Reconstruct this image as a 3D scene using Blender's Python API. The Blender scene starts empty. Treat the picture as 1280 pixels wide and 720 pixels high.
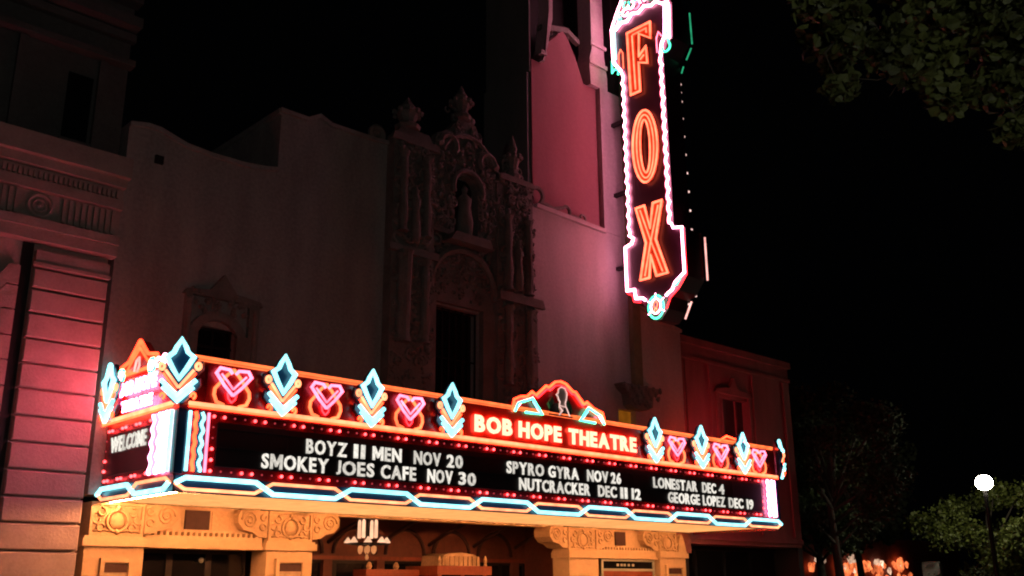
import bpy, math, random
from mathutils import Vector, Matrix
random.seed(7)
PI = math.pi
SC = bpy.context.scene
COL = SC.collection

# ------------------------------------------------------------------ camera
cam_d = bpy.data.cameras.new("camera")
cam_d.sensor_width = 36.0
cam_d.lens = 35.30
cam_d.clip_start = 0.1
cam_d.clip_end = 1000.0
cam = bpy.data.objects.new("camera", cam_d)
COL.objects.link(cam)
r_ = Vector((0.726313, -0.687333, -0.006565))
u_ = Vector((-0.193534, -0.213656, 0.957547))
f_ = Vector((0.659556, 0.694208, 0.288204))
M = Matrix(((r_.x, u_.x, -f_.x, -6.847), (r_.y, u_.y, -f_.y, -17.415), (r_.z, u_.z, -f_.z, 1.65), (0, 0, 0, 1)))
cam.matrix_world = M
SC.camera = cam

# ------------------------------------------------------------------ world: a moonless night
world = bpy.data.worlds.new("World")
SC.world = world
world.use_nodes = True
bg = world.node_tree.nodes['Background']
bg.inputs['Color'].default_value = (0.75, 0.8, 1.0, 1)
bg.inputs['Strength'].default_value = 0.0004

SC.view_settings.view_transform = 'Standard'
SC.view_settings.look = 'None'
SC.view_settings.exposure = 0.0
SC.view_settings.gamma = 1.0
SC.cycles.max_bounces = 6
SC.cycles.diffuse_bounces = 3
SC.cycles.use_light_tree = True
SC.cycles.pixel_filter_type = 'BLACKMAN_HARRIS'
SC.cycles.filter_width = 2.0
SC.cycles.sample_clamp_indirect = 3.0


# ------------------------------------------------------------------ materials
def mat(name, color, rough=0.8, bump=0.0, scale=8.0, vary=0.12, metallic=0.0, streak=0.0, coat=0.0):
    m = bpy.data.materials.new(name)
    m.use_nodes = True
    nt = m.node_tree
    b = nt.nodes['Principled BSDF']
    b.inputs['Roughness'].default_value = rough
    b.inputs['Metallic'].default_value = metallic
    if coat:
        b.inputs['Coat Weight'].default_value = coat
    tc = nt.nodes.new('ShaderNodeTexCoord')
    mp = nt.nodes.new('ShaderNodeMapping')
    nt.links.new(tc.outputs['Object'], mp.inputs['Vector'])
    n = nt.nodes.new('ShaderNodeTexNoise')
    n.inputs['Scale'].default_value = scale
    n.inputs['Detail'].default_value = 6
    n.inputs['Roughness'].default_value = 0.65
    nt.links.new(mp.outputs[0], n.inputs['Vector'])
    n2 = nt.nodes.new('ShaderNodeTexNoise')
    n2.inputs['Scale'].default_value = scale * 0.13
    n2.inputs['Detail'].default_value = 4
    mp2 = nt.nodes.new('ShaderNodeMapping')
    mp2.inputs['Scale'].default_value = (1, 1, 0.25 if streak else 1)
    nt.links.new(tc.outputs['Object'], mp2.inputs['Vector'])
    nt.links.new(mp2.outputs[0], n2.inputs['Vector'])
    ad = nt.nodes.new('ShaderNodeMath')
    ad.operation = 'ADD'
    nt.links.new(n.outputs['Fac'], ad.inputs[0])
    nt.links.new(n2.outputs['Fac'], ad.inputs[1])
    cr = nt.nodes.new('ShaderNodeValToRGB')
    mr = nt.nodes.new('ShaderNodeMapRange')
    mr.inputs['From Min'].default_value = 0.65
    mr.inputs['From Max'].default_value = 1.35
    nt.links.new(ad.outputs[0], mr.inputs['Value'])
    nt.links.new(mr.outputs[0], cr.inputs['Fac'])
    lo = [c * (1 - vary * 1.6) for c in color]
    hi = [min(1, c * (1 + vary)) for c in color]
    cr.color_ramp.elements[0].color = (*lo, 1)
    cr.color_ramp.elements[1].color = (*hi, 1)
    nt.links.new(cr.outputs[0], b.inputs['Base Color'])
    if bump:
        bp = nt.nodes.new('ShaderNodeBump')
        bp.inputs['Strength'].default_value = bump
        bp.inputs['Distance'].default_value = 0.03
        nt.links.new(n.outputs['Fac'], bp.inputs['Height'])
        nt.links.new(bp.outputs[0], b.inputs['Normal'])
    return m


def glow(name, color, strength, vary=0.25):
    """a gas-filled tube or lamp: gives off light, slightly uneven along its length"""
    m = bpy.data.materials.new(name)
    m.use_nodes = True
    nt = m.node_tree
    nt.nodes.remove(nt.nodes['Principled BSDF'])
    e = nt.nodes.new('ShaderNodeEmission')
    e.inputs['Color'].default_value = (*color, 1)
    tc = nt.nodes.new('ShaderNodeTexCoord')
    n = nt.nodes.new('ShaderNodeTexNoise')
    n.inputs['Scale'].default_value = 4.0
    nt.links.new(tc.outputs['Object'], n.inputs['Vector'])
    mr = nt.nodes.new('ShaderNodeMapRange')
    mr.inputs['From Min'].default_value = 0.3
    mr.inputs['From Max'].default_value = 0.7
    mr.inputs['To Min'].default_value = strength * (1 - vary)
    mr.inputs['To Max'].default_value = strength * (1 + vary)
    nt.links.new(n.outputs['Fac'], mr.inputs['Value'])
    oi = nt.nodes.new('ShaderNodeObjectInfo')
    m2 = nt.nodes.new('ShaderNodeMapRange')
    m2.inputs['To Min'].default_value = 1 - vary * 0.9
    m2.inputs['To Max'].default_value = 1 + vary * 0.6
    nt.links.new(oi.outputs['Random'], m2.inputs['Value'])
    mu = nt.nodes.new('ShaderNodeMath')
    mu.operation = 'MULTIPLY'
    nt.links.new(mr.outputs[0], mu.inputs[0])
    nt.links.new(m2.outputs[0], mu.inputs[1])
    nt.links.new(mu.outputs[0], e.inputs['Strength'])
    nt.links.new(e.outputs[0], nt.nodes['Material Output'].inputs['Surface'])
    return m


K = {
    'stucco': mat('painted_stucco', (0.37, 0.365, 0.345), 0.9, 0.4, 14, 0.24, streak=1),
    'carved': mat('cast_stone_ornament', (0.22, 0.21, 0.19), 0.9, 0.5, 18, 0.25),
    'terra': mat('gilded_cast_plaster', (0.62, 0.43, 0.24), 0.6, 0.35, 16, 0.16),
    'cream': mat('cream_painted_plaster', (0.66, 0.48, 0.28), 0.7, 0.15, 10, 0.10),
    'soffit': mat('cream_soffit_panel', (0.72, 0.55, 0.33), 0.6, 0.05, 5, 0.06),
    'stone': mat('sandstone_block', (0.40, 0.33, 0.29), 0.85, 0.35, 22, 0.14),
    'stone_dark': mat('dark_upper_stone', (0.11, 0.105, 0.10), 0.9, 0.3, 12, 0.2),
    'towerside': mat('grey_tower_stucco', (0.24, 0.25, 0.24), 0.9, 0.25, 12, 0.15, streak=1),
    'brick': mat('red_brick_wall_paint', (0.27, 0.085, 0.07), 0.9, 0.4, 20, 0.2, streak=1),
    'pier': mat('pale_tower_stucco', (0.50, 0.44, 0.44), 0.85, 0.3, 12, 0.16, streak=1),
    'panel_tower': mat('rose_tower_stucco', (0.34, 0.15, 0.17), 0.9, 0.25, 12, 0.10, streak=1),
    'redpanel': mat('red_enamel_sheet', (0.21, 0.006, 0.012), 0.35, 0.03, 3, 0.1, coat=0.3),
    'redbright': mat('bright_red_enamel_sheet', (0.55, 0.03, 0.008), 0.4, 0.02, 3, 0.06, coat=0.2),
    'maroon': mat('maroon_enamel_sheet', (0.10, 0.008, 0.03), 0.4, 0.03, 3, 0.1, coat=0.3),
    'navy': mat('navy_enamel_sheet', (0.008, 0.03, 0.08), 0.35, 0.02, 3, 0.1, coat=0.3),
    'black': mat('black_letter_board', (0.008, 0.007, 0.009), 0.45, 0.02, 3, 0.2),
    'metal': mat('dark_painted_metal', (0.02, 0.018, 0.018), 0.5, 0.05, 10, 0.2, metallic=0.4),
    'signblack': mat('sign_face_enamel', (0.035, 0.006, 0.018), 0.4, 0.02, 3, 0.15, coat=0.2),
    'orangeface': mat('orange_letter_enamel', (0.75, 0.16, 0.04), 0.5, 0.02, 4, 0.08),
    'rail': mat('board_rail_metal', (0.05, 0.05, 0.055), 0.4, 0, 4, 0.1, metallic=0.6),
    'void': mat('dark_interior', (0.012, 0.010, 0.010), 0.8, 0, 4, 0.2),
    'glass': mat('dark_window_glass', (0.010, 0.011, 0.013), 0.12, 0.02, 2, 0.2),
    'wood': mat('red_stained_wood', (0.30, 0.07, 0.03), 0.45, 0.1, 14, 0.25),
    'vest': mat('painted_vestibule_plaster', (0.20, 0.075, 0.05), 0.7, 0.2, 9, 0.2),
    'vestdark': mat('vestibule_rib_paint', (0.06, 0.025, 0.02), 0.7, 0.2, 9, 0.2),
    'ochre': mat('ochre_painted_shaft', (0.22, 0.17, 0.10), 0.7, 0.2, 9, 0.2),
    'asphalt': mat('asphalt', (0.05, 0.05, 0.052), 0.75, 0.5, 40, 0.25),
    'paving': mat('concrete_paving', (0.24, 0.23, 0.22), 0.8, 0.3, 20, 0.15),
    'paint': mat('white_road_paint', (0.6, 0.6, 0.58), 0.7, 0.1, 20, 0.15),
    'bark': mat('bark', (0.09, 0.075, 0.055), 0.95, 0.8, 25, 0.3),
    'leaf': mat('broad_leaf', (0.07, 0.10, 0.03), 0.55, 0, 3, 0.35),
    'leaf2': mat('yellow_green_leaf', (0.10, 0.125, 0.022), 0.55, 0, 3, 0.35),
    'leafnear': mat('plane_tree_leaf', (0.10, 0.12, 0.03), 0.6, 0, 7, 0.6),
    'leaf3': mat('dark_leaf', (0.04, 0.05, 0.02), 0.95, 0, 3, 0.35),
    'cloth': mat('black_cloth_enamel', (0.01, 0.01, 0.012), 0.6, 0, 5, 0.1),
    'skin': mat('pale_enamel', (0.65, 0.55, 0.5), 0.6, 0, 5, 0.1),
    'greenpaint': mat('green_enamel', (0.03, 0.22, 0.12), 0.5, 0, 5, 0.1),
    'paper': mat('poster_paper', (0.55, 0.42, 0.28), 0.8, 0, 6, 0.25),
    'palebox': mat('pale_green_board', (0.42, 0.47, 0.40), 0.7, 0.05, 4, 0.08),
}
G = {
    'cyan': glow('cyan_neon', (0.30, 0.92, 1.0), 2.6),
    'orange': glow('orange_neon', (1.0, 0.030, 0.009), 14.0),
    'gold': glow('golden_neon', (1.0, 0.27, 0.12), 3.0),
    'topline': glow('dull_orange_neon', (1.0, 0.15, 0.04), 2.0),
    'pink': glow('pink_neon', (1.0, 0.13, 0.21), 4.6),
    'loop': glow('heart_loop_neon', (1.0, 0.13, 0.045), 3.4),
    'red': glow('red_neon', (1.0, 0.015, 0.02), 10.0),
    'white': glow('white_neon', (1.0, 0.30, 0.46), 18.0),
    'signorange': glow('sign_letter_neon', (1.0, 0.12, 0.06), 4.2),
    'leftletter': glow('side_name_neon', (1.0, 0.10, 0.20), 34.0, 0.1),
    'green': glow('green_neon', (0.07, 1.0, 0.50), 4.5),
    'greendim': glow('side_on_green_neon', (0.04, 0.60, 0.28), 0.7),
    'whitedim': glow('side_on_white_neon', (1.0, 0.62, 0.55), 1.2),
    'edgewhite': glow('edge_tube_neon', (1.0, 0.45, 0.40), 1.6),
    'lilac': glow('lilac_neon', (1.0, 0.30, 0.58), 9.0),
    'letter': glow('back_lit_letter', (1.0, 0.93, 0.82), 0.88, 0.3),
    'hotletter': glow('white_hot_letter_neon', (1.0, 0.11, 0.065), 11.0, 0.1),
    'bulb_on': glow('lit_red_chaser_bulb', (1.0, 0.045, 0.05), 9.0),
    'bulb_dim': glow('dim_red_chaser_bulb', (1.0, 0.08, 0.10), 0.5),
    'amber': glow('amber_fill_tube', (1.0, 0.34, 0.12), 190.0, 0.1),
    'soffitglow': glow('soffit_glow', (1.0, 0.40, 0.12), 1.2, 0.12),
    'chand': glow('frosted_lamp_glass', (1.0, 0.52, 0.30), 1.25),
    'chandlow': glow('amber_lamp_glass', (1.0, 0.35, 0.12), 0.7),
    'lampwhite': glow('street_lamp_globe', (1.0, 0.92, 0.72), 75.0, 0.05),
    'lampfill': glow('added_fill_lamp_globe', (1.0, 0.97, 0.88), 195.0, 0.05),
    'ochrewin': glow('dim_ochre_lit_pane', (1.0, 0.30, 0.02), 0.16),
    'shop': glow('warm_shop_lights', (1.0, 0.20, 0.06), 1.3, 0.6),
    'shopwhite': glow('pale_shop_lights', (1.0, 0.6, 0.4), 1.1, 0.5),
}


# ------------------------------------------------------------------ mesh helpers
class MB:
    def __init__(s):
        s.v = []
        s.f = []

    def add(s, vs, fs):
        n = len(s.v)
        s.v += [tuple(p) for p in vs]
        s.f += [tuple(i + n for i in q) for q in fs]
        return s

    def box(s, x0, x1, y0, y1, z0, z1):
        x0, x1 = min(x0, x1), max(x0, x1)
        y0, y1 = min(y0, y1), max(y0, y1)
        z0, z1 = min(z0, z1), max(z0, z1)
        return s.add([(x0, y0, z0), (x1, y0, z0), (x1, y1, z0), (x0, y1, z0), (x0, y0, z1), (x1, y0, z1), (x1, y1, z1), (x0, y1, z1)],
                     [(3, 2, 1, 0), (4, 5, 6, 7), (0, 1, 5, 4), (1, 2, 6, 5), (2, 3, 7, 6), (3, 0, 4, 7)])

    def prism(s, pts, fr, w0, w1):
        """polygon pts (u,v) extruded from out=w0 to out=w1 in frame fr(u,v,w)"""
        n = len(pts)
        vs = [fr(u, v, w0) for u, v in pts] + [fr(u, v, w1) for u, v in pts]
        fs = [tuple(range(n - 1, -1, -1)), tuple(range(n, 2 * n))] + [(i, (i + 1) % n, n + (i + 1) % n, n + i) for i in range(n)]
        return s.add(vs, fs)

    def tube(s, pts, r, n=6, closed=False):
        P = [Vector(p) for p in pts]
        if len(P) < 2:
            return s
        m = len(P)
        base = len(s.v)
        prev = None
        for i in range(m):
            a = P[i - 1] if (i > 0 or closed) else None
            b = P[(i + 1) % m] if (i < m - 1 or closed) else None
            d1 = (P[i] - a).normalized() if a is not None else None
            d2 = (b - P[i]).normalized() if b is not None else None
            t = (d1 + d2) if (d1 is not None and d2 is not None) else (d1 if d1 is not None else d2)
            if t.length < 0.3:
                t = d2
            k = 1.0
            if d1 is not None and d2 is not None and t.length > 0.3:
                k = min(1.6, 2.0 / t.length)
            t = t.normalized()
            if prev is None:
                ref = Vector((0, 0, 1)) if abs(t.z) < 0.9 else Vector((1, 0.1, 0))
                e1 = t.cross(ref).normalized()
            else:
                e1 = (prev - t * prev.dot(t))
                e1 = e1.normalized() if e1.length > 1e-4 else t.orthogonal().normalized()
            prev = e1
            e2 = t.cross(e1)
            rr = r[i] if isinstance(r, (list, tuple)) else r
            for j in range(n):
                an = 2 * PI * j / n
                s.v.append(tuple(P[i] + (e1 * math.cos(an) + e2 * math.sin(an)) * rr * (k if k < 1.3 else 1.3)))
        rings = m if closed else m - 1
        for i in range(rings):
            A = base + i * n
            B = base + ((i + 1) % m) * n
            for j in range(n):
                s.f.append((A + j, A + (j + 1) % n, B + (j + 1) % n, B + j))
        if not closed:
            s.f.append(tuple(base + j for j in range(n - 1, -1, -1)))
            s.f.append(tuple(base + (m - 1) * n + j for j in range(n)))
        return s

    def lathe(s, prof, c, n=12, axis='z'):
        base = len(s.v)
        for (r, h) in prof:
            for j in range(n):
                a = 2 * PI * j / n
                if axis == 'z':
                    s.v.append((c[0] + r * math.cos(a), c[1] + r * math.sin(a), c[2] + h))
                elif axis == 'y':
                    s.v.append((c[0] + r * math.cos(a), c[1] - h, c[2] + r * math.sin(a)))
                else:
                    s.v.append((c[0] + h, c[1] + r * math.cos(a), c[2] + r * math.sin(a)))
        for i in range(len(prof) - 1):
            for j in range(n):
                A = base + i * n
                B = A + n
                s.f.append((A + j, A + (j + 1) % n, B + (j + 1) % n, B + j))
        s.f.append(tuple(base + j for j in range(n - 1, -1, -1)))
        s.f.append(tuple(base + (len(prof) - 1) * n + j for j in range(n)))
        return s

    def blob(s, c, rx, ry, rz, n=7, rings=4, jit=0.0):
        prof = []
        base = len(s.v)
        for i in range(rings + 1):
            ph = PI * i / rings - PI / 2
            rr = max(0.02, math.cos(ph))
            for j in range(n):
                a = 2 * PI * j / n + i * 0.3
                q = 1 + random.uniform(-jit, jit)
                s.v.append((c[0] + rx * rr * math.cos(a) * q, c[1] + ry * rr * math.sin(a) * q, c[2] + rz * math.sin(ph) * q))
        for i in range(rings):
            for j in range(n):
                A = base + i * n
                B = A + n
                s.f.append((A + j, A + (j + 1) % n, B + (j + 1) % n, B + j))
        return s

    def build(s, name, m, parent=None, origin=None, smooth=False, me=None):
        if me is None:
            me = bpy.data.meshes.new(name)
        o = bpy.data.objects.new(name, me)
        COL.objects.link(o)
        pw = WP.get(parent.name, Vector((0, 0, 0))) if parent else Vector((0, 0, 0))
        org = Vector(origin) if origin is not None else pw
        me.from_pydata([(x - org.x, y - org.y, z - org.z) for x, y, z in s.v], [], s.f)
        me.materials.append(m)
        if smooth:
            for p in me.polygons:
                p.use_smooth = True
        me.update()
        o.location = org - pw
        if parent:
            o.parent = parent
        WP[o.name] = org
        return o


WP = {}


def thing(name, label, cat, loc=(0, 0, 0), group=None):
    o = bpy.data.objects.new(name, None)
    o.empty_display_size = 0.3
    COL.objects.link(o)
    o.location = loc
    WP[o.name] = Vector(loc)
    tag(o, label, cat, group)
    return o


def tag(o, label, cat, group=None):
    o['label'] = label
    o['category'] = cat
    if group:
        o['group'] = group
    return o


def struct(o):
    o['kind'] = 'structure'
    return o


def stuff(o):
    o['kind'] = 'stuff'
    return o


def copy_part(src, parent, loc, rz=0.0, kids=True, scale=None):
    """copy a part (and its sub-parts) onto the same or another thing, at world position loc"""
    c = src.copy()
    COL.objects.link(c)
    c.parent = parent
    pw = WP[parent.name]
    c.location = Vector(loc) - pw
    c.rotation_euler = (0, 0, rz)
    if scale:
        c.scale = scale
    WP[c.name] = Vector(loc)
    if kids:
        for ch in [k for k in bpy.data.objects if k.parent == src]:
            d = ch.copy()
            COL.objects.link(d)
            d.parent = c
    return c


YF = -2.76                                   # front plane of the marquee; the facade is Y = 0
front = lambda y0: (lambda u, v, w=0.0: (u, y0 - w, v))          # a wall facing the street
leftw = lambda x0: (lambda u, v, w=0.0: (x0 - w, -u, v))         # a wall facing -X, u runs toward the street
rightw = lambda x0: (lambda u, v, w=0.0: (x0 + w, -u, v))
FM = front(YF)


def arc(cx, cy, r, a0, a1, n=10, ry=None):
    ry = r if ry is None else ry
    return [(cx + r * math.cos(math.radians(a0 + (a1 - a0) * i / n)), cy + ry * math.sin(math.radians(a0 + (a1 - a0) * i / n))) for i in range(n + 1)]


def neon(fr, pts, r, m, parent, w=0.09, closed=False, n=6, origin=None, name='neon_tube'):
    return MB().tube([fr(u, v, w) for u, v in pts], r, n, closed).build(name, m, parent, origin)


# ---- lettering, one mesh per character, cut from the built-in typeface
_gl = {}


def glyph(ch, m, bold=0.03, depth=0.02, key=''):
    k = (ch, m.name, key)
    if k in _gl:
        return _gl[k]
    if ch == 'M':
        g = MB().prism([(0, 0), (0.19, 0), (0.19, 0.60), (0.385, 0.16), (0.515, 0.16), (0.71, 0.60), (0.71, 0), (0.90, 0), (0.90, 1), (0.69, 1), (0.45, 0.47), (0.21, 1), (0, 1)], lambda u, v, w=0: (u, v, w), -0.01, 0.01)
        me = bpy.data.meshes.new('letter_M')
        me.from_pydata(g.v, [], g.f)
        me.materials.append(m)
        _gl[k] = (me, 0.90)
        return _gl[k]
    cu = bpy.data.curves.new('glyph', 'FONT')
    cu.body = ch
    cu.size = 1.0
    cu.offset = bold
    cu.extrude = depth / 2
    cu.resolution_u = 3
    ob = bpy.data.objects.new('glyph', cu)
    COL.objects.link(ob)
    bpy.context.view_layer.update()
    me = bpy.data.meshes.new_from_object(ob)
    bpy.data.objects.remove(ob)
    bpy.data.curves.remove(cu)
    me.name = 'letter_' + ch
    xs = [v.co.x for v in me.vertices]
    ys = [v.co.y for v in me.vertices]
    x0, x1, y0, y1 = min(xs), max(xs), min(ys), max(ys)
    h = y1 - y0
    for v in me.vertices:
        v.co.x = (v.co.x - x0) / h
        v.co.y = (v.co.y - y0) / h
    me.materials.clear()
    me.materials.append(m)
    _gl[k] = (me, (x1 - x0) / h)
    return _gl[k]


def word(text, u0, u1, v0, v1, place, parent, m, bold=0.03, gap=0.10, name='letter', depth=0.03):
    """set text between u0 and u1 (world metres along the wall), cap height v0..v1; place(u,v)->(location, rotation)"""
    gl = [glyph(c, m, bold) for c in text]
    fk = [1.15 if c in 'MW' else 1.0 for c in text]
    ws = [w * f for (_, w), f in zip(gl, fk)]
    total = sum(ws) + gap * (len(ws) - 1)
    k = (u1 - u0) / total
    u = u0
    for (me, w), c, f in zip(gl, text, fk):
        o = bpy.data.objects.new(name, me)
        COL.objects.link(o)
        loc, rot = place(u, v0)
        o.parent = parent
        o.location = Vector(loc) - WP[parent.name]
        q = Matrix.Rotation(math.radians(random.uniform(-1.3, 1.3)), 3, 'Z')
        from mathutils import Euler
        rm = (rot.to_matrix() if hasattr(rot, 'to_matrix') else Euler(rot).to_matrix()) @ q
        o.rotation_euler = rm.to_euler()
        o.scale = (k * f, v1 - v0, 1.0)
        u += (w * f + gap) * k
    return u


# ================================================================== SETTING
b = MB().box(-300, 500, -300, 300, -0.5, -0.13)
struct(b.build('ground', K['asphalt']))
struct(MB().box(-200, 300, -14.0, -4.2, -0.129, -0.12).build('road', K['asphalt']))
struct(MB().box(-200, 300, -4.0, 3.2, -0.3, 0.0).build('pavement', K['paving']))
struct(MB().box(-200, 300, -4.2, -4.0, -0.3, -0.01).build('kerb', K['stone']))
struct(MB().box(-200, 300, -24.0, -14.2, -0.3, 0.0).build('far_pavement', K['paving']))
struct(MB().box(-200, 300, -14.2, -14.0, -0.3, -0.01).build('far_kerb', K['stone']))
lm = MB()
for i in range(-30, 40):
    lm.box(i * 4.0, i * 4.0 + 2.2, -9.16, -9.04, -0.119, -0.115)
stuff(lm.build('lane_marking', K['paint']))

# ================================================================== THEATRE BUILDING
TH = thing('theatre_building', 'pale stucco Spanish style theatre facade with carved portal and square tower above the lit marquee', 'theatre', (8, 0, 0))
F0 = front(0.0)

# main wall: swooping parapet on the left, taller block, sloping down at the right; entrance and window openings are cut as separate pieces
zlo = 3.25
swoop = [(-0.2, 10.06), (0.15, 10.13), (0.4, 10.12), (0.7, 10.03), (0.95, 9.96), (1.5, 9.92), (2.2, 9.93), (2.7, 9.99), (2.97, 10.05)]
# left wing wall, with an opening for the arched window (X 1.47..2.27, Z 5.75..6.45)
w = MB()
w.prism([(-0.2, zlo), (1.47, zlo), (1.47, 10.6 - 0.65), (0.95, 9.96), (0.7, 10.03), (0.4, 10.12), (0.15, 10.13), (-0.2, 10.06)], F0, 0, -0.5)
w.prism([(1.47, 6.5), (2.27, 6.5), (2.27, 9.93), (1.47, 9.95)], F0, 0, -0.5)
w.prism([(1.47, zlo), (2.27, zlo), (2.27, 5.72), (1.47, 5.72)], F0, 0, -0.5)
w.prism([(2.27, zlo), (2.97, zlo), (2.97, 10.05), (2.7, 9.99), (2.27, 9.93)], F0, 0, -0.5)
w.build('left_wing_wall', K['stucco'], TH)
# coping that follows the swoop
cp = MB()
for (a, b_) in zip(swoop[:-1], swoop[1:]):
    cp.prism([(a[0], a[1]), (b_[0], b_[1]), (b_[0], b_[1] + 0.09), (a[0], a[1] + 0.09)], F0, 0.07, -0.55)
cp.build('parapet_coping', K['stucco'], TH)
# tall block with window opening X 7.15..8.6, Z 4.6..8.0
w = MB()
w.prism([(2.97, zlo), (7.15, zlo), (7.15, 11.75), (5.3, 11.5), (4.2, 11.48), (3.9, 11.6), (3.6, 11.42), (2.97, 11.42)], F0, 0, -0.6)
w.prism([(7.15, 8.0), (8.6, 8.0), (8.6, 11.8), (7.15, 11.8)], F0, 0, -0.6)
w.prism([(7.15, zlo), (8.6, zlo), (8.6, 4.6), (7.15, 4.6)], F0, 0, -0.6)
w.prism([(8.6, zlo), (10.3, zlo), (10.3, 11.4), (8.6, 11.6)], F0, 0, -0.6)
w.prism([(2.97, 9.4), (10.3, 9.4), (10.3, 11.38), (2.97, 11.38)], F0, -0.6, -5.0)
w.build('tall_block_wall', K['stucco'], TH)
cp = MB()
for (a, b_) in [((2.93, 11.42), (3.6, 11.42)), ((3.6, 11.42), (3.9, 11.6)), ((3.9, 11.6), (4.2, 11.48)), ((4.2, 11.48), (5.3, 11.5)), ((5.3, 11.5), (5.9, 11.55))]:
    cp.prism([a, b_, (b_[0], b_[1] + 0.09), (a[0], a[1] + 0.09)], F0, 0.07, -0.65)
cp.build('parapet_coping', K['stucco'], TH)
MB().box(2.9, 3.04, -0.02, 5.0, 11.38, 11.5).build('parapet_coping', K['stucco'], TH)
MB().prism([(-0.2, 9.0), (2.97, 9.0), (2.97, 9.05), (-0.2, 9.05)], F0, -0.5, -5).build('roof', K['stone_dark'], TH)
# right (pink-lit) wall
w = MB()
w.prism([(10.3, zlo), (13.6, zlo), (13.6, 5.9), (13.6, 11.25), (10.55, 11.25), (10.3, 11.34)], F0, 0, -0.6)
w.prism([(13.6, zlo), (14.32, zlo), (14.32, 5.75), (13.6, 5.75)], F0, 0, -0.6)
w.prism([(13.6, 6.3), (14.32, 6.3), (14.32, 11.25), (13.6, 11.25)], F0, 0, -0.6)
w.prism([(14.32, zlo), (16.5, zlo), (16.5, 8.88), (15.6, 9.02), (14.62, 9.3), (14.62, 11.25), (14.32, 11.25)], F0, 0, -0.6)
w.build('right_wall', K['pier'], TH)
cp = MB()
cp.prism([(14.62, 9.3), (15.6, 9.02), (15.6, 9.11), (14.62, 9.39)], F0, 0.06, -0.66)
cp.prism([(15.6, 9.02), (16.54, 8.88), (16.54, 8.97), (15.6, 9.11)], F0, 0.06, -0.66)
cp.build('parapet_coping', K['pier'], TH)
MB().box(13.6, 14.32, 0.18, 0.24, 5.75, 6.3).build('ochre_window', G['ochrewin'], TH)
# ledge at the foot of the tower panel, with scroll ornament
lg = MB()
lg.prism([(10.55, 11.25), (13.3, 11.19), (13.3, 11.30), (10.55, 11.36)], F0, 0.10, -0.2)
lg.build('ledge', K['pier'], TH)
sc = MB()
sc.tube([F0(u, v, 0.0) for u, v in arc(10.62, 11.62, 0.22, 200, -60, 10) + [(10.95, 11.45), (11.3, 11.38)]], 0.06, 5)
sc.tube([F0(u, v, 0.0) for u, v in [(11.3, 11.42)] + arc(11.75, 11.46, 0.14, 150, -90, 7) + [(12.1, 11.38), (12.5, 11.33)]], 0.05, 5)
sc.tube([F0(u, v, 0.0) for u, v in arc(12.4, 11.42, 0.1, 180, -60, 7)], 0.04, 5)
sc.build('scroll_ornament', K['carved'], TH)

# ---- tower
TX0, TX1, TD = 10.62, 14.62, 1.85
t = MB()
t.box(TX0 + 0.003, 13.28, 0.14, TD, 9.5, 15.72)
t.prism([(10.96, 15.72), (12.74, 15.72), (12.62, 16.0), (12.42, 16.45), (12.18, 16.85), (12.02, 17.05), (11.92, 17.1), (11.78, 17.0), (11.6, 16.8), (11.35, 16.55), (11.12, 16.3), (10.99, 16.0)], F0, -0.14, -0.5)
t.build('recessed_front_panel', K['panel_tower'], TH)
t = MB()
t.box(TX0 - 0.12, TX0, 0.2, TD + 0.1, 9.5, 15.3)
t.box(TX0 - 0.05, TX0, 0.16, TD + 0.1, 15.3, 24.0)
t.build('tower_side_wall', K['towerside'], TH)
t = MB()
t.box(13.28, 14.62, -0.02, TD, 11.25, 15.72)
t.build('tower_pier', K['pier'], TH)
t = MB()
t.prism([(12.9, 15.72), (13.62, 15.72), (13.62, 16.15), (13.52, 16.8), (13.5, 20.0), (12.98, 20.0), (12.98, 16.9), (12.86, 16.5)], F0, 0.02, -0.5)
t.prism([(12.92, 17.02), (13.58, 17.02), (13.60, 17.14), (12.90, 17.14)], F0, 0.07, 0.02)
t.prism([(12.84, 16.38), (13.60, 16.38), (13.60, 16.5), (12.84, 16.5)], F0, 0.07, 0.02)
t.build('belfry_pier', K['pier'], TH)
t = MB()
t.prism([(10.92, 15.72), (11.0, 15.72), (11.06, 16.5), (11.2, 17.4), (11.26, 20.0), (11.42, 20.0), (11.34, 17.2), (11.12, 16.2)], F0, 0.02, -0.4)
t.prism([(10.84, 15.9), (11.05, 15.9), (11.05, 16.02), (10.84, 16.02)], F0, 0.06, -0.1)
t.build('belfry_pier', K['pier'], TH)
t = MB()
t.box(10.62, 13.3, 0.9, TD, 15.72, 24)
t.box(14.0, 14.62, 0.06, TD, 15.72, 24)
t.build('belfry_core', K['void'], TH)
t = MB()
t.prism([(11.05, 16.85), (11.6, 17.02), (12.2, 17.2), (12.7, 17.0), (12.7, 17.14), (12.2, 17.36), (11.6, 17.2), (11.05, 17.0)], F0, -0.2, -0.35)
for i in range(5):
    t.tube([F0(11.35 + i * 0.22, 16.9, -0.25), F0(11.37 + i * 0.22, 17.12, -0.25)], 0.03, 5)
t.build('belfry_rail', K['carved'], TH)

# ---- pole, bracket and lamp console under the sign
MB().prism([(14.16, 6.95), (14.5, 6.95), (14.5, 18.5), (14.16, 18.5)], F0, 0.17, 0.022).build('engaged_shaft', K['ochre'], TH)
t = MB()
t.prism([(13.45, 6.95), (15.1, 6.95), (15.0, 6.82), (14.75, 6.7), (14.7, 6.4), (14.45, 6.3), (13.95, 6.3), (13.8, 6.4), (13.75, 6.7), (13.55, 6.82)], F0, 0.3, 0.003)
for i in range(16):
    t.blob((13.55 + i * 0.1, -0.3, 6.9 - 0.12 * (i % 3)), 0.07, 0.06, 0.08, jit=0.2)
for i in range(8):
    t.blob((13.85 + i * 0.1, -0.32, 6.5 - 0.05 * (i % 2)), 0.06, 0.06, 0.07, jit=0.2)
t.build('carved_corbel', K['carved'], TH)

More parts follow.
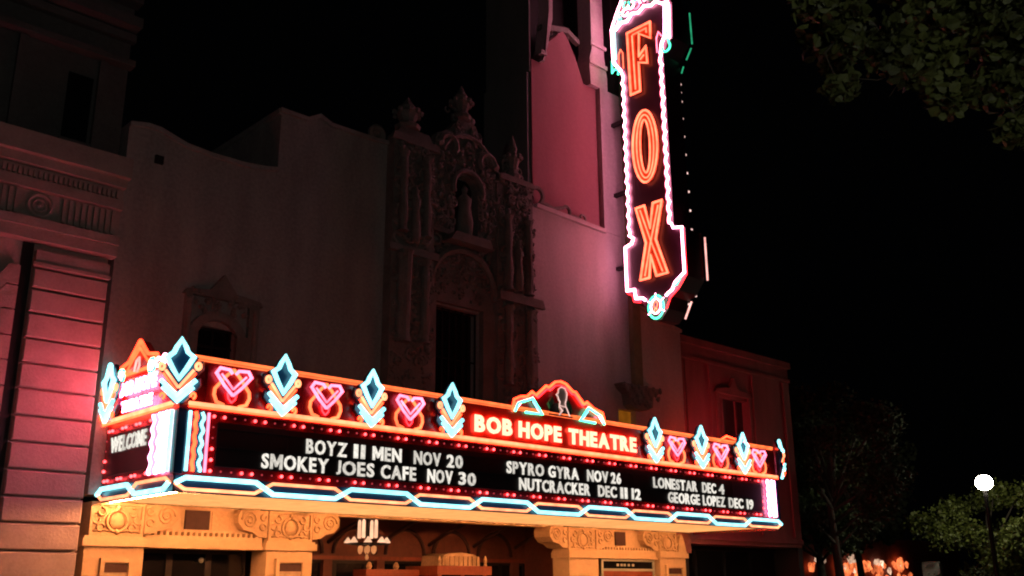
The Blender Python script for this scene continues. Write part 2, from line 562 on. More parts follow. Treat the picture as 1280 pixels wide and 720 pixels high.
# ---- wall vent
t = MB().box(0.34, 0.5, -0.06, 0.0, 9.47, 9.63)
t.build('wall_vent', K['void'], TH)

# ---- arched relief window on the left
RW = MB()
RW.prism([(1.18, 5.6), (1.47, 5.6), (1.47, 6.38), (1.30, 6.38), (1.30, 7.05), (1.18, 7.05)], F0, 0.10, 0.003)
RW.prism([(2.27, 5.6), (2.72, 5.6), (2.72, 7.05), (2.5, 7.05), (2.5, 6.38), (2.27, 6.38)], F0, 0.10, 0.003)
RW.prism(arc(1.87, 6.18, 0.62, 20, 160, 10) + arc(1.87, 6.18, 0.44, 160, 20, 10), F0, 0.12, 0.003)
RW.prism([(1.12, 7.05), (2.78, 7.05), (2.72, 7.14), (2.2, 7.2), (1.92, 7.55), (1.65, 7.2), (1.18, 7.14)], F0, 0.12, 0.003)
for i in range(24):
    a = random.uniform(1.22, 2.7)
    z = random.uniform(6.75, 7.15)
    RW.blob((a, -0.10, z), 0.06, 0.05, 0.06, jit=0.3)
for sx in (1.24, 2.62):
    RW.lathe([(0.07, 0), (0.05, 0.1), (0.055, 1.2), (0.08, 1.3)], (sx, -0.12, 5.65), 8)
o = RW.build('window_surround', K['carved'], TH)
wd = MB().box(1.47, 2.27, 0.16, 0.2, 5.72, 6.52).build('window', K['glass'], TH)
t = MB()
for x in (1.47, 1.84, 2.2):
    t.box(x, x + 0.05, 0.10, 0.158, 5.72, 6.5)
for z in (5.72, 6.12, 6.46):
    t.box(1.47, 2.27, 0.098, 0.156, z, z + 0.04)
t.build('window_frame', K['metal'], wd)

# ---- carved portal
t = MB()
t.prism([(5.75, 3.3), (6.95, 3.3), (6.95, 11.75), (6.75, 12.0), (5.95, 12.0), (5.75, 11.75)], F0, 0.28, 0.003)
t.prism([(5.65, 8.9), (7.05, 8.9), (7.05, 9.08), (5.65, 9.08)], F0, 0.36, 0.28)
t.prism([(5.65, 11.6), (7.05, 11.6), (7.0, 11.78), (5.7, 11.78)], F0, 0.36, 0.28)
t.lathe([(0.16, 3.4), (0.13, 3.6), (0.16, 5.4), (0.2, 5.5)], (6.1, -0.34, 3.45), 10)
for zz in (6.9, 9.4):
    for xx in (6.0, 6.68):
        t.lathe([(0.14, 0), (0.09, 0.1), (0.12, 0.5), (0.08, 1.0), (0.11, 1.4), (0.08, 1.8), (0.14, 1.95)], (xx, -0.34, zz), 10)
t.build('portal_pilaster', K['carved'], TH)
t = MB()
t.prism([(8.95, 3.3), (10.3, 3.3), (10.3, 8.3), (10.18, 8.5), (10.18, 11.3), (10.1, 11.75), (9.2, 11.75), (8.95, 11.5)], F0, 0.28, 0.003)
t.prism([(8.95, 8.38), (10.48, 8.38), (10.4, 8.6), (8.95, 8.6)], F0, 0.40, 0.28)
t.prism([(8.98, 11.55), (10.2, 11.55), (10.15, 11.7), (9.05, 11.7)], F0, 0.36, 0.28)
for zz, h in ((8.65, 1.0), (6.3, 1.0)):
    for xx in (9.25, 9.95):
        t.lathe([(0.14, 0), (0.09, 0.1), (0.13, 0.5), (0.08, 1.0), (0.11, 1.4), (0.08, 1.8), (0.14, 1.95)], (xx, -0.36, zz), 10)
t.build('portal_pilaster', K['carved'], TH)
# gable between the pilasters, with a niche
t = MB()
gab = [(6.95, 9.7), (7.6, 9.7), (7.6, 10.95)] + arc(7.97, 10.95, 0.37, 180, 0, 8) + [(8.34, 9.7), (8.95, 9.7), (8.95, 11.6), (8.75, 12.1), (8.5, 12.3), (8.25, 12.75), (7.7, 12.8), (7.4, 12.4), (7.05, 12.2), (6.95, 11.8)]
t.prism(gab, F0, 0.24, 0.003)
t.tube([F0(u, v, 0.28) for u, v in [(7.0, 11.9)] + arc(7.35, 11.95, 0.25, 180, -40, 9)], 0.09, 6)
t.tube([F0(u, v, 0.28) for u, v in [(8.95, 11.8)] + arc(8.6, 11.8, 0.25, 0, 220, 9)], 0.09, 6)
t.tube([F0(u, v, 0.30) for u, v in arc(7.97, 10.95, 0.47, 200, -20, 12)], 0.07, 6)
t.tube([F0(u, v, 0.28) for u, v in arc(7.97, 11.5, 0.85, 160, 20, 12)], 0.07, 6)
t.prism([(7.3, 9.5), (8.65, 9.5), (8.5, 9.72), (7.45, 9.72)], F0, 0.5, 0.003)
t.build('portal_gable', K['carved'], TH)
MB().prism([(7.62, 9.72), (8.32, 9.72), (8.32, 11.28), (7.62, 11.28)], F0, 0.02, 0.004).build('niche', K['void'], TH)
# window hood, plain arch
t = MB()
hood = [(6.95, 8.05)] + [(8.95, 8.05)] + [(8.95, 8.7)] + arc(7.95, 8.5, 1.0, 12, 168, 10) + [(6.95, 8.7)]
t.prism(hood, F0, 0.12, 0.003)
t.tube([F0(u, v, 0.18) for u, v in arc(7.95, 8.4, 1.0, -5, 185, 14)], 0.09, 6)
t.prism([(6.95, 3.3), (7.15, 3.3), (7.15, 8.05), (6.95, 8.05)], F0, 0.16, 0.003)
t.prism([(8.6, 3.3), (8.95, 3.3), (8.95, 8.05), (8.6, 8.05)], F0, 0.16, 0.003)
t.build('window_hood', K['carved'], TH)
wd = MB().box(7.15, 8.6, 0.30, 0.34, 4.6, 8.0).build('window', K['glass'], TH)
t = MB()
for i in range(8):
    x = 7.15 + i * (1.45 - 0.03) / 7
    t.box(x, x + 0.03, 0.12, 0.15, 4.6, 8.0)
for z in (4.6, 5.7, 6.8, 7.97):
    t.box(7.15, 8.6, 0.153, 0.18, z, z + 0.03)
t.build('window_grille', K['metal'], wd)
# finials
def finial(x, z0, z1, wd_, y=-0.15):
    h = z1 - z0
    t = MB()
    t.lathe([(wd_ * 0.9, 0), (wd_, 0.1 * h), (wd_ * 0.55, 0.22 * h), (wd_ * 0.75, 0.36 * h), (wd_ * 0.9, 0.5 * h), (wd_ * 0.5, 0.62 * h), (wd_ * 0.6, 0.7 * h), (wd_ * 0.35, 0.82 * h), (0.02, h)], (x, y, z0), 9)
    for i in range(9):
        a = i * 2 * PI / 9
        t.blob((x + wd_ * math.cos(a), y + wd_ * math.sin(a), z0 + 0.5 * h), 0.07, 0.07, 0.08, 5, 3)
    return t.build('finial', K['carved'], TH)
finial(6.2, 12.0, 12.85, 0.32)
finial(7.85, 12.8, 13.75, 0.27)
finial(9.6, 11.7, 12.95, 0.22)
# parapet scroll beside the portal, and its twin on the left
t = MB()
t.tube([F0(u, v, 0.0) for u, v in arc(5.45, 11.72, 0.17, -60, 250, 12)], 0.07, 6)
t.tube([F0(u, v, 0.0) for u, v in arc(5.45, 11.72, 0.05, -60, 250, 6)], 0.05, 6)
t.build('scroll_ornament', K['carved'], TH)
# churrigueresque relief that cannot be counted
t = MB()
def carve(x0, x1, z0, z1, n, w, r0=0.05, r1=0.11):
    for i in range(n):
        x = random.uniform(x0, x1)
        z = random.uniform(z0, z1)
        k = random.random()
        if k < 0.55:
            t.blob((x, -w, z), random.uniform(r0, r1), 0.07, random.uniform(r0, r1), 6, 4, 0.25)
        else:
            rr = random.uniform(r0, r1) * 1.2
            a0 = random.uniform(0, 360)
            t.tube([F0(u, v, w + 0.02) for u, v in arc(x, z, rr, a0, a0 + random.choice((-1, 1)) * 250, 6)], rr * 0.3, 5)
carve(5.8, 6.9, 9.2, 11.6, 90, 0.30)
carve(5.8, 6.9, 6.4, 8.8, 60, 0.29)
carve(9.0, 10.15, 8.7, 11.6, 100, 0.30)
carve(9.0, 10.25, 5.4, 8.3, 60, 0.29)
carve(7.0, 7.55, 9.8, 12.2, 40, 0.26)
carve(8.38, 8.92, 9.8, 12.0, 40, 0.26)
carve(7.5, 8.5, 11.5, 12.7, 45, 0.26)
carve(7.0, 8.9, 8.75, 9.6, 60, 0.13)
carve(9.3, 9.95, 11.7, 12.1, 16, 0.1)
carve(5.8, 6.9, 5.0, 11.6, 260, 0.29, 0.025, 0.06)
carve(9.0, 10.2, 5.0, 11.6, 280, 0.30, 0.025, 0.06)
carve(7.0, 8.9, 8.2, 9.5, 120, 0.13, 0.025, 0.05)
carve(7.0, 7.6, 9.8, 12.2, 80, 0.25, 0.025, 0.05)
carve(8.35, 8.9, 9.8, 12.0, 80, 0.25, 0.025, 0.05)
carve(7.4, 8.3, 12.6, 13.0, 14, 0.12)
# carved figures on the pilasters
for (x, z) in ((9.6, 8.7), (6.35, 9.2)):
    t.lathe([(0.10, 0), (0.12, 0.3), (0.08, 0.75), (0.12, 1.0), (0.05, 1.15), (0.07, 1.25), (0.02, 1.35)], (x, -0.36, z), 9)
t.lathe([(0.2, 0), (0.22, 0.4), (0.15, 0.8), (0.19, 1.0), (0.06, 1.15), (0.09, 1.27), (0.02, 1.38)], (7.97, -0.16, 9.73), 9)
stuff(t.build('carved_relief', K['carved'], TH, smooth=True))

# ---- entrance level: piers, lintels, brackets, panels
def pier(x0, x1, ztop=2.55):
    t = MB()
    t.box(x0, x1, -0.10, 0.45, 0.0, ztop - 0.15)
    t.box(x0 - 0.06, x1 + 0.06, -0.17, 0.45, ztop - 0.15, ztop - 0.02)
    t.box(x0 - 0.03, x1 + 0.03, -0.14, 0.45, ztop - 0.02, ztop + 0.02)
    t.box(x0 - 0.03, x1 + 0.03, -0.16, 0.45, 0.0, 0.35)
    return t.build('entrance_pier', K['cream'], TH)
def capital(x0, x1, z0=2.57, z1=3.13):
    t = MB()
    t.box(x0, x1, -0.06, 0.45, z0, z1)
    t.box(x0, x1, -0.10, -0.06, z0, z0 + 0.05)
    t.box(x0, x1, -0.10, -0.06, z1 - 0.05, z1)
    t.box(x0, x0 + 0.05, -0.098, -0.06, z0 + 0.05, z1 - 0.05)
    t.box(x1 - 0.05, x1, -0.098, -0.06, z0 + 0.05, z1 - 0.05)
    o = t.build('relief_capital', K['terra'], TH)
    t = MB()
    cx, cz = (x0 + x1) / 2, (z0 + z1) / 2
    t.blob((cx, -0.07, cz - 0.03), 0.15, 0.05, 0.15, 10, 5, 0.05)
    t.tube([F0(u, v, 0.09) for u, v in arc(cx, cz - 0.03, 0.18, 0, 340, 14)], 0.028, 5, True)
    for sx in (-1, 1):
        for k in range(3):
            t.tube([F0(u, v, 0.08) for u, v in arc(cx + sx * (0.27 + 0.09 * (k % 2)), cz - 0.14 + 0.13 * k, 0.065, 90 * k, 90 * k + 280, 8)], 0.02, 5)
        t.tube([F0(u, v, 0.08) for u, v in [(cx + sx * 0.06, z0 + 0.07), (cx + sx * 0.2, z0 + 0.1), (cx + sx * 0.4, z0 + 0.08)]], 0.02, 5)
    t.blob((cx, -0.10, z1 - 0.1), 0.04, 0.05, 0.06, 6, 4)
    t.blob((cx, -0.10, z0 + 0.07), 0.05, 0.05, 0.05, 6, 4)
    stuff(t.build('rosette_relief', K['terra'], o, smooth=True))
    return o
def bracket(x, d, z1=3.12, wdt=0.62, drop=0.48):
    """scrolled corbel springing sideways from x in direction d"""
    pr = [(x, z1), (x + d * wdt * 0.9, z1), (x + d * wdt, z1 - 0.10), (x + d * wdt * 0.98, z1 - 0.24), (x + d * wdt * 0.8, z1 - 0.36), (x + d * wdt * 0.5, z1 - 0.40), (x + d * wdt * 0.3, z1 - drop), (x, z1 - drop - 0.02)]
    t = MB()
    t.prism(pr, F0, 0.08, -0.45)
    o = t.build('scroll_bracket', K['terra'], TH)
    t = MB()
    cx, cz = x + d * wdt * 0.62, z1 - 0.18
    sp = []
    for i in range(22):
        a = i * 0.62
        rr = 0.17 * (1 - i / 24)
        sp.append(F0(cx + d * rr * math.cos(a), cz + rr * math.sin(a), 0.09))
    t.tube(sp, 0.022, 5)
    t.tube([F0(u, v, 0.09) for u, v in arc(x + d * 0.1, z1 - 0.3, 0.06, 0, 300, 8)], 0.02, 5)
    t.tube([F0(u, v, 0.09) for u, v in arc(x + d * 0.09, z1 - 0.12, 0.06, 90, 390, 8)], 0.02, 5)
    t.build('spiral', K['terra'], o, smooth=True)
    return o

pier(-0.2, 0.82)
capital(-0.15, 0.78)
pier(3.2, 4.2)
capital(3.22, 4.18)
pier(11.45, 12.5)
capital(11.45, 12.5)
pier(14.95, 16.05, 2.6)
capital(14.95, 15.7)
for x, d in ((0.80, 1), (3.2, -1), (4.2, 1), (11.43, -1), (12.52, 1), (14.93, -1)):
    bracket(x, d)
# small obelisk ornament at the right end of the entrance
t = MB()
t.prism([(15.75, 2.6), (16.12, 2.6), (16.05, 2.85), (15.98, 3.02), (15.92, 3.08), (15.86, 3.02), (15.80, 2.85)], F0, 0.1, -0.3)
t.build('obelisk_ornament', K['terra'], TH)
MB().box(15.72, 16.5, 0.02, 0.45, 2.6, 3.24).build('brick_return', K['brick'], TH)
# lintel bands between the piers
def lintel(x0, x1):
    t = MB()
    t.box(x0, x1, -0.02, 0.4, 2.40, 2.62)
    t.box(x0, x1, -0.06, -0.02, 2.40, 2.46)
    t.box(x0, x1, 0.12, 0.4, 2.62, 3.20)
    for i in range(int((x1 - x0) / 0.11)):
        t.box(x0 + 0.05 + i * 0.11, x0 + 0.10 + i * 0.11, -0.01, 0.12, 2.62, 2.69)
    o = t.build('lintel', K['cream'], TH)
    return o
lintel(0.86, 3.14)
lintel(12.55, 14.9)
for x0, x1 in ((1.62, 2.1), (13.4, 13.8)):
    MB().box(x0, x1, 0.09, 0.12, 2.74, 3.08).build('transom_vent', K['vestdark'], TH)
t = MB()
t.box(2.15, 2.6, 0.10, 0.12, 2.74, 3.08)
t.build('transom_panel', K['terra'], TH)
# wide lintel beam over the vestibule
MB().box(4.25, 11.4, 0.02, 0.3, 3.10, 3.25).build('beam', K['cream'], TH)
# door openings (left bay and right bay): dark glass doors
def doors(x0, x1, y, z1, n):
    for i in range(n):
        a = x0 + (x1 - x0) * i / n
        bb = x0 + (x1 - x0) * (i + 1) / n
        d = MB().box(a + 0.05, bb - 0.05, y, y + 0.03, 0.05, z1 - 0.05).build('glass_door', K['glass'], TH)
        t = MB()
        t.box(a, a + 0.06, y - 0.03, y + 0.05, 0.0, z1)
        t.box(bb - 0.06, bb - 0.003, y - 0.03, y + 0.05, 0.0, z1)
        t.box(a + 0.06, bb - 0.06, y - 0.028, y + 0.048, z1 - 0.07, z1)
        t.box(a + 0.06, bb - 0.06, y - 0.028, y + 0.048, 0.0, 0.2)
        t.build('door_frame', K['metal'], d)
        MB().tube([(a + 0.14, y - 0.03, 0.9), (a + 0.14, y - 0.07, 0.95), (a + 0.14, y - 0.07, 1.3), (a + 0.14, y - 0.03, 1.35)], 0.014, 5).build('door_handle', K['rail'], d)
doors(0.85, 3.15, 0.6, 2.40, 3)
MB().box(0.82, 3.2, 0.36, 3.0, 2.5, 2.6).build('bay_ceiling', K['vestdark'], TH)
MB().box(-0.1, 3.2, 1.6, 1.7, 0, 2.5).build('bay_back_wall', K['void'], TH)
lmp = MB()
lmp.blob((2.2, 0.5, 2.22), 0.05, 0.05, 0.05, 8, 5)
lmp.build('unlit_ceiling_lamp', K['palebox'], TH)
# right bay: a shop sign frame
t = MB()
t.box(12.75, 14.85, 0.02, 0.06, 2.10, 2.16)
t.box(12.75, 14.85, 0.02, 0.06, 2.34, 2.395)
t.box(12.75, 12.82, 0.018, 0.06, 1.2, 2.395)
t.box(14.78, 14.85, 0.018, 0.06, 1.2, 2.395)
t.build('display_frame', K['palebox'], TH)
MB().box(12.82, 14.78, 0.04, 0.058, 2.16, 2.34).build('display_panel', K['glass'], TH)
t = MB()
for i, x in enumerate((13.35, 13.5, 13.62, 13.78, 13.95)):
    t.box(x, x + 0.09, 0.036, 0.04, 2.22, 2.28)
stuff(t.build('faint_lettering', K['palebox'], TH))
MB().box(12.82, 14.78, 0.04, 0.07, 0.3, 2.10).build('display_panel', K['wood'], TH)
# poster cases on the piers
def case(x0, x1, z1):
    o = MB().box(x0, x1, -0.13, -0.10, 0.9, z1).build('poster_case', K['paper'], TH)
    t = MB()
    t.box(x0 - 0.07, x0, -0.18, -0.102, 0.83, z1 + 0.07)
    t.box(x1, x1 + 0.07, -0.18, -0.102, 0.83, z1 + 0.07)
    t.box(x0, x1, -0.178, -0.102, z1, z1 + 0.07)
    t.box(x0, x1, -0.178, -0.102, 0.83, 0.9)
    t.build('case_frame', K['cream'], o)
    MB().box(x0, x1, -0.14, -0.131, z1 - 0.16, z1 - 0.02).build('case_header', K['vestdark'], o)
    return o
case(0.14, 0.55, 2.14)
case(3.45, 3.95, 2.18)
case(15.2, 15.8, 2.2)

# ---- vestibule behind the central opening
MB().box(3.2, 13.2, 0.3, 3.4, 3.45, 3.55).build('vestibule_ceiling', K['vest'], TH)
t = MB()
t.box(3.9, 13.2, 3.05, 3.2, 2.35, 3.45)
t.box(3.9, 4.2, 0.45, 3.05, 0, 3.45)
t.box(13.0, 13.2, 0.45, 3.05, 0, 3.45)
for xc in (5.1, 6.6, 8.1, 9.6, 11.1, 12.6):
    t.box(xc - 0.12, xc + 0.12, 2.98, 3.2, 0, 2.35)
t.build('vestibule_wall', K['vest'], TH)
for xc in (5.85, 7.35, 8.85, 10.35, 11.85):
    MB().tube([(u, 3.0, v) for u, v in arc(xc, 2.5, 0.6, 0, 180, 12)], 0.045, 6).build('arch_rib', K['vestdark'], TH)
doors(4.2, 13.0, 3.1, 2.35, 10)
for x in (5.1, 6.6, 8.1, 9.6, 11.1, 12.6):
    MB().tube([(x, 3.0 - 2.6 * k / 8, 2.75 + 0.62 * math.sin(PI / 2 * k / 8)) for k in range(9)], 0.05, 5).build('vault_rib', K['vestdark'], TH)
MB().box(4.2, 13.0, 3.03, 3.05, 2.37, 2.45).build('cornice_band', K['wood'], TH)

# ================================================================== CHANDELIER and BOOTH (their own things)
CH = thing('chandelier', 'white tiered glass chandelier hanging in the entrance vestibule under the marquee', 'chandelier', (6.42, 1.2, 2.25))
MB().tube([(6.42, 1.2, 3.45), (6.42, 1.2, 2.35)], 0.02, 6).build('stem', K['metal'], CH)
for i in range(4):
    a = i * PI / 2 + 0.5
    x, y = 6.42 + 0.2 * math.cos(a), 1.2 + 0.2 * math.sin(a)
    MB().lathe([(0.03, 0), (0.042, 0.02), (0.036, 0.36), (0.02, 0.40)], (x, y, 2.76), 8).build('glass_cylinder', G['chand'], CH)
for i in range(8):
    a = i * PI / 4 + 0.2
    x, y = 6.42 + 0.42 * math.cos(a), 1.2 + 0.42 * math.sin(a)
    MB().lathe([(0.09, 0), (0.075, 0.03), (0.04, 0.08), (0.015, 0.12)], (x, y, 2.66), 8).build('lamp_shade', G['chand'], CH)
t = MB()
t.tube([(6.42 + 0.42 * math.cos(i * PI / 8), 1.2 + 0.42 * math.sin(i * PI / 8), 2.64) for i in range(16)], 0.018, 5, True)
t.build('ring', K['metal'], CH)
for i in range(6):
    a = i * PI / 3
    x, y = 6.42 + 0.17 * math.cos(a), 1.2 + 0.17 * math.sin(a)
    MB().lathe([(0.015, 0), (0.05, 0.06), (0.05, 0.14), (0.02, 0.17)], (x, y, 2.43), 8).build('pendant_glass', G['chandlow'], CH)
MB().lathe([(0.01, 0), (0.04, 0.04), (0.02, 0.12)], (6.42, 1.2, 2.30), 8).build('drop_finial', G['chandlow'], CH)

BO = thing('ticket_booth', 'red wooden ticket booth with pale stone hood standing in the vestibule', 'booth', (9.1, 1.6, 0))
t = MB()
t.box(8.35, 9.85, 1.1, 2.1, 0.0, 1.0)
t.box(8.35, 8.45, 1.1, 2.1, 1.0, 2.0)
t.box(9.75, 9.85, 1.1, 2.1, 1.0, 2.0)
t.box(9.06, 9.14, 1.1, 1.2, 1.0, 2.0)
t.build('body', K['wood'], BO)
MB().box(8.45, 9.75, 1.14, 1.17, 1.0, 2.0).build('window', K['glass'], BO)
MB().box(8.26, 9.94, 1.02, 2.2, 2.0, 2.2).build('cornice', K['wood'], BO)
t = MB()
t.prism([(8.52, 2.2), (9.68, 2.2), (9.66, 2.40), (9.45, 2.47), (9.1, 2.51), (8.75, 2.49), (8.55, 2.43)], front(1.15), 0, -0.8)
for i in range(8):
    x = 8.58 + i * 0.14
    t.box(x, x + 0.05, 1.12, 1.15, 2.2, 2.42)
t.build('stone_hood', K['terra'], BO)
for x in (8.38, 9.8):
    MB().lathe([(0.05, 0), (0.03, 0.06), (0.05, 0.14), (0.01, 0.24)], (x, 1.1, 2.2), 8).build('finial', K['terra'], BO)
CT = thing('wooden_counter', 'low dark wooden counter left of the ticket booth with two small pale urns', 'counter', (7.0, 1.9, 0))
MB().box(6.7, 8.2, 1.6, 2.1, 0, 2.12).build('body', K['wood'], CT)
for x in (6.85, 7.6):
    MB().lathe([(0.04, 0), (0.07, 0.06), (0.05, 0.12), (0.02, 0.16)], (x, 1.7, 2.12), 8).build('urn', K['terra'], CT)

# ================================================================== MARQUEE
MQ = thing('theatre_marquee', 'wide neon theatre marquee with black letter board wrapping the entrance', 'marquee', (8.3, -1.4, 3.1))
XL, XR = 0.0, 16.6
ZS = 3.11        # soffit
ZT = 5.21        # top tube
FL = leftw(XL)
MB().box(XL + 0.02, XR - 0.02, YF + 0.02, -0.02, ZS + 0.09, 5.14).build('body', K['redpanel'], MQ)
MB().box(XL + 0.03, XR - 0.03, YF + 0.03, -0.025, ZS + 0.05, ZS + 0.088).build('soffit', K['soffit'], MQ)
MB().box(XR - 0.018, XR, YF + 0.02, -0.01, 3.10, 5.14).build('end_panel', K['redpanel'], MQ)
# face panels, front
MB().prism([(XL, 4.40), (XR, 4.40), (XR, 5.16), (XL, 5.16)], FM, 0.0, -0.019).build('frieze_panel', K['redpanel'], MQ)
MB().prism([(5.72, 4.45), (11.05, 4.45), (11.05, 5.15), (5.72, 5.15)], FM, 0.03, 0.002).build('name_panel', K['redbright'], MQ)
MB().prism([(XL, 3.36), (XR, 3.36), (XR, 4.398), (XL, 4.398)], FM, 0.0, -0.018).build('board_surround', K['redpanel'], MQ)
MB().prism([(XL, 3.10), (XR, 3.10), (XR, 3.358), (XL, 3.358)], FM, 0.0, -0.017).build('fascia', K['navy'], MQ)
bd = MB().prism([(0.64, 3.53), (15.83, 3.53), (15.83, 4.22), (0.64, 4.22)], FM, 0.03, 0.002).build('letter_board', K['black'], MQ)
t = MB()
for z in (3.53, 3.825, 4.12):
    t.prism([(0.64, z), (15.83, z), (15.83, z + 0.012), (0.64, z + 0.012)], FM, 0.037, 0.031)
t.build('letter_rail', K['rail'], bd)
for i in range(1, 12):
    x = 0.64 + i * 15.19 / 12
    MB().prism([(x - 0.008, 3.55), (x + 0.008, 3.55), (x + 0.008, 4.2), (x - 0.008, 4.2)], FM, 0.034, 0.0302).build('panel_joint', K['rail'], bd)
MB().box(XL - 0.04, XL + 0.10, YF - 0.05, YF + 0.09, 3.38, 4.41).build('corner_post', K['navy'], MQ)
MB().box(XR - 0.06, XR + 0.03, YF - 0.04, YF + 0.06, 3.38, 4.41).build('corner_post', K['navy'], MQ)
# ledge between frieze and board
MB().prism([(XL - 0.05, 4.36), (XR + 0.05, 4.36), (XR + 0.05, 4.42), (XL - 0.05, 4.42)], FM, 0.08, 0.002).build('ledge_strip', K['maroon'], MQ)
neon(FM, [(0.1, 4.455), (XR - 0.05, 4.455)], 0.032, G['gold'], MQ, 0.09)
neon(FM, [(0.1, 4.405), (XR - 0.05, 4.405)], 0.018, G['orange'], MQ, 0.10)
neon(FM, [(0.15, ZT), (XR - 0.1, ZT)], 0.028, G['topline'], MQ, 0.03)
neon(FM, [(0.15, ZT - 0.05), (XR - 0.1, ZT - 0.05)], 0.014, G['topline'], MQ, 0.03)
# left face panels
MB().prism([(0.03, 4.40), (2.76, 4.40), (2.76, 5.16), (0.03, 5.16)], FL, 0.0, -0.019).build('frieze_panel', K['redbright'], MQ)
MB().prism([(0.03, 3.36), (2.76, 3.36), (2.76, 4.398), (0.03, 4.398)], FL, 0.0, -0.018).build('board_surround', K['redpanel'], MQ)
MB().prism([(0.03, 3.10), (2.76, 3.10), (2.76, 3.358), (0.03, 3.358)], FL, 0.0, -0.017).build('fascia', K['navy'], MQ)
lb = MB().prism([(0.24, 3.53), (1.92, 3.53), (1.92, 4.22), (0.24, 4.22)], FL, 0.03, 0.002).build('letter_board', K['maroon'], MQ)
t = MB()
for z in (3.53, 3.87, 4.2):
    t.prism([(0.24, z), (1.92, z), (1.92, z + 0.012), (0.24, z + 0.012)], FL, 0.037, 0.031)
t.build('letter_rail', K['rail'], lb)
neon(FL, [(0.05, 4.455), (2.70, 4.455)], 0.034, G['gold'], MQ, 0.09)
neon(FL, [(0.05, 4.405), (2.70, 4.405)], 0.018, G['orange'], MQ, 0.10)
neon(FL, [(0.3, ZT), (2.66, ZT)], 0.028, G['orange'], MQ, 0.03)
# right face (seen only edge-on)
FR = rightw(XR)
neon(FR, [(0.05, 4.455), (2.70, 4.455)], 0.034, G['gold'], MQ, 0.09)
neon(FR, [(0.05, ZT), (2.70, ZT)], 0.028, G['orange'], MQ, 0.03)

rb = MB().prism([(0.03, 4.40), (2.74, 4.40), (2.74, 5.16), (0.03, 5.16)], FR, 0.03, 0.002).build('frieze_panel', K['redbright'], MQ)
neon(FR, [(0.5, 5.14), (0.55, 5.4), (1.3, 5.7), (2.0, 5.4), (2.05, 5.14)], 0.028, G['orange'], MQ, 0.03)
# linked border along the bottom: two strands that cross
def links(fr, u0, u1, n, hi_first=True, zc=3.235, a=0.085):
    L = (u1 - u0) / n
    for i in range(n):
        s = u0 + i * L
        e = s + L
        c = min(0.16, L * 0.12)
        up = [(s, zc), (s + c, zc + a), (e - c, zc + a), (e, zc)]
        dn = [(s, zc), (s + c, zc - a), (e - c, zc - a), (e, zc)]
        first = (i % 2 == 0) == hi_first
        neon(fr, up, 0.040 if first else 0.027, G['cyan' if first else 'gold'], MQ, 0.07 if first else 0.05)
        neon(fr, dn, 0.027 if first else 0.040, G['gold' if first else 'cyan'], MQ, 0.05 if first else 0.07)
links(FM, 0.0, XR, 11)
links(FL, 0.05, 2.74, 2, True)
links(FR, 0.05, 2.74, 2, False)

# chaser bulbs round the board, red: two lit, two dim
bulb_me = MB().blob((0, 0, 0), 0.028, 0.03, 0.028, 6, 4)
bon = bulb_me.build('chaser_bulb', G['bulb_on'], MQ, (0.56, YF - 0.04, 4.30))
bof = MB().blob((0, 0, 0), 0.018, 0.02, 0.018, 6, 4).build('chaser_bulb', G['bulb_dim'], MQ, (0.56, YF - 0.04, 4.30))
for o in (bon, bof):
    me = o.data
    for v in me.vertices:
        v.co += Vector((0.56, YF - 0.04, 4.30))
spots = []
for z, ph in ((4.30, 0), (3.45, 1)):
    nb = 86
    for i in range(nb):
        spots.append(((0.56 + (15.9 - 0.56) * i / (nb - 1), YF - 0.04, z), ((i + ph) // 2) % 2 == 0))
for x in (0.56, 15.9):
    for i in range(1, 5):
        spots.append(((x, YF - 0.04, 3.45 + 0.17 * i), i in (1, 2)))
for z in (4.29, 3.45):
    for i in range(13):
        spots.append(((-0.04, -0.22 - 0.135 * i, z), (i // 2) % 2 == 0))
for i in range(1, 5):
    spots.append(((-0.04, -0.16, 3.45 + 0.17 * i), i in (1, 2)))
used = {True: False, False: False}
for loc, on in spots:
    src = bon if on else bof
    if not used[on]:
        src.location = Vector(loc) - WP[MQ.name]
        used[on] = True
        continue
    c = src.copy()
    COL.objects.link(c)
    c.location = Vector(loc) - WP[MQ.name]
# wavy vertical tubes at the ends of the board
def wavy(fr, u, z0, z1, amp, m, r=0.028, per=0.16, w=0.06):
    n = 26
    neon(fr, [(u + amp * math.sin(2 * PI * (z0 + (z1 - z0) * i / n) / per), z0 + (z1 - z0) * i / n) for i in range(n + 1)], r, m, MQ, w)
MB().prism([(0.11, 3.42), (0.5, 3.42), (0.5, 4.34), (0.11, 4.34)], FM, 0.02, 0.002).build('end_panel', K['navy'], MQ)
wavy(FM, 0.15, 3.42, 4.34, 0.0, G['cyan'], 0.026)
wavy(FM, 0.25, 3.42, 4.34, 0.012, G['orange'], 0.028, 0.2)
wavy(FM, 0.365, 3.42, 4.34, 0.02, G['cyan'], 0.026, 0.2)
wavy(FM, 0.46, 3.42, 4.34, 0.0, G['pink'], 0.022)
wavy(FM, 16.10, 3.42, 4.34, 0.02, G['lilac'], 0.035)
wavy(FM, 16.2, 3.42, 4.34, 0.01, G['pink'], 0.03)
wavy(FM, 16.3, 3.42, 4.34, 0.02, G['white'], 0.032)
wavy(FM, 16.4, 3.42, 4.34, 0.0, G['white'], 0.03)
for u, m, am in ((2.02, 'lilac', 0.04), (2.14, 'pink', 0.03), (2.26, 'white', 0.04), (2.38, 'lilac', 0.03), (2.5, 'white', 0.02), (2.62, 'cyan', 0.0)):
    wavy(FL, u, 3.42, 4.36, am, G[m], 0.034, 0.22)

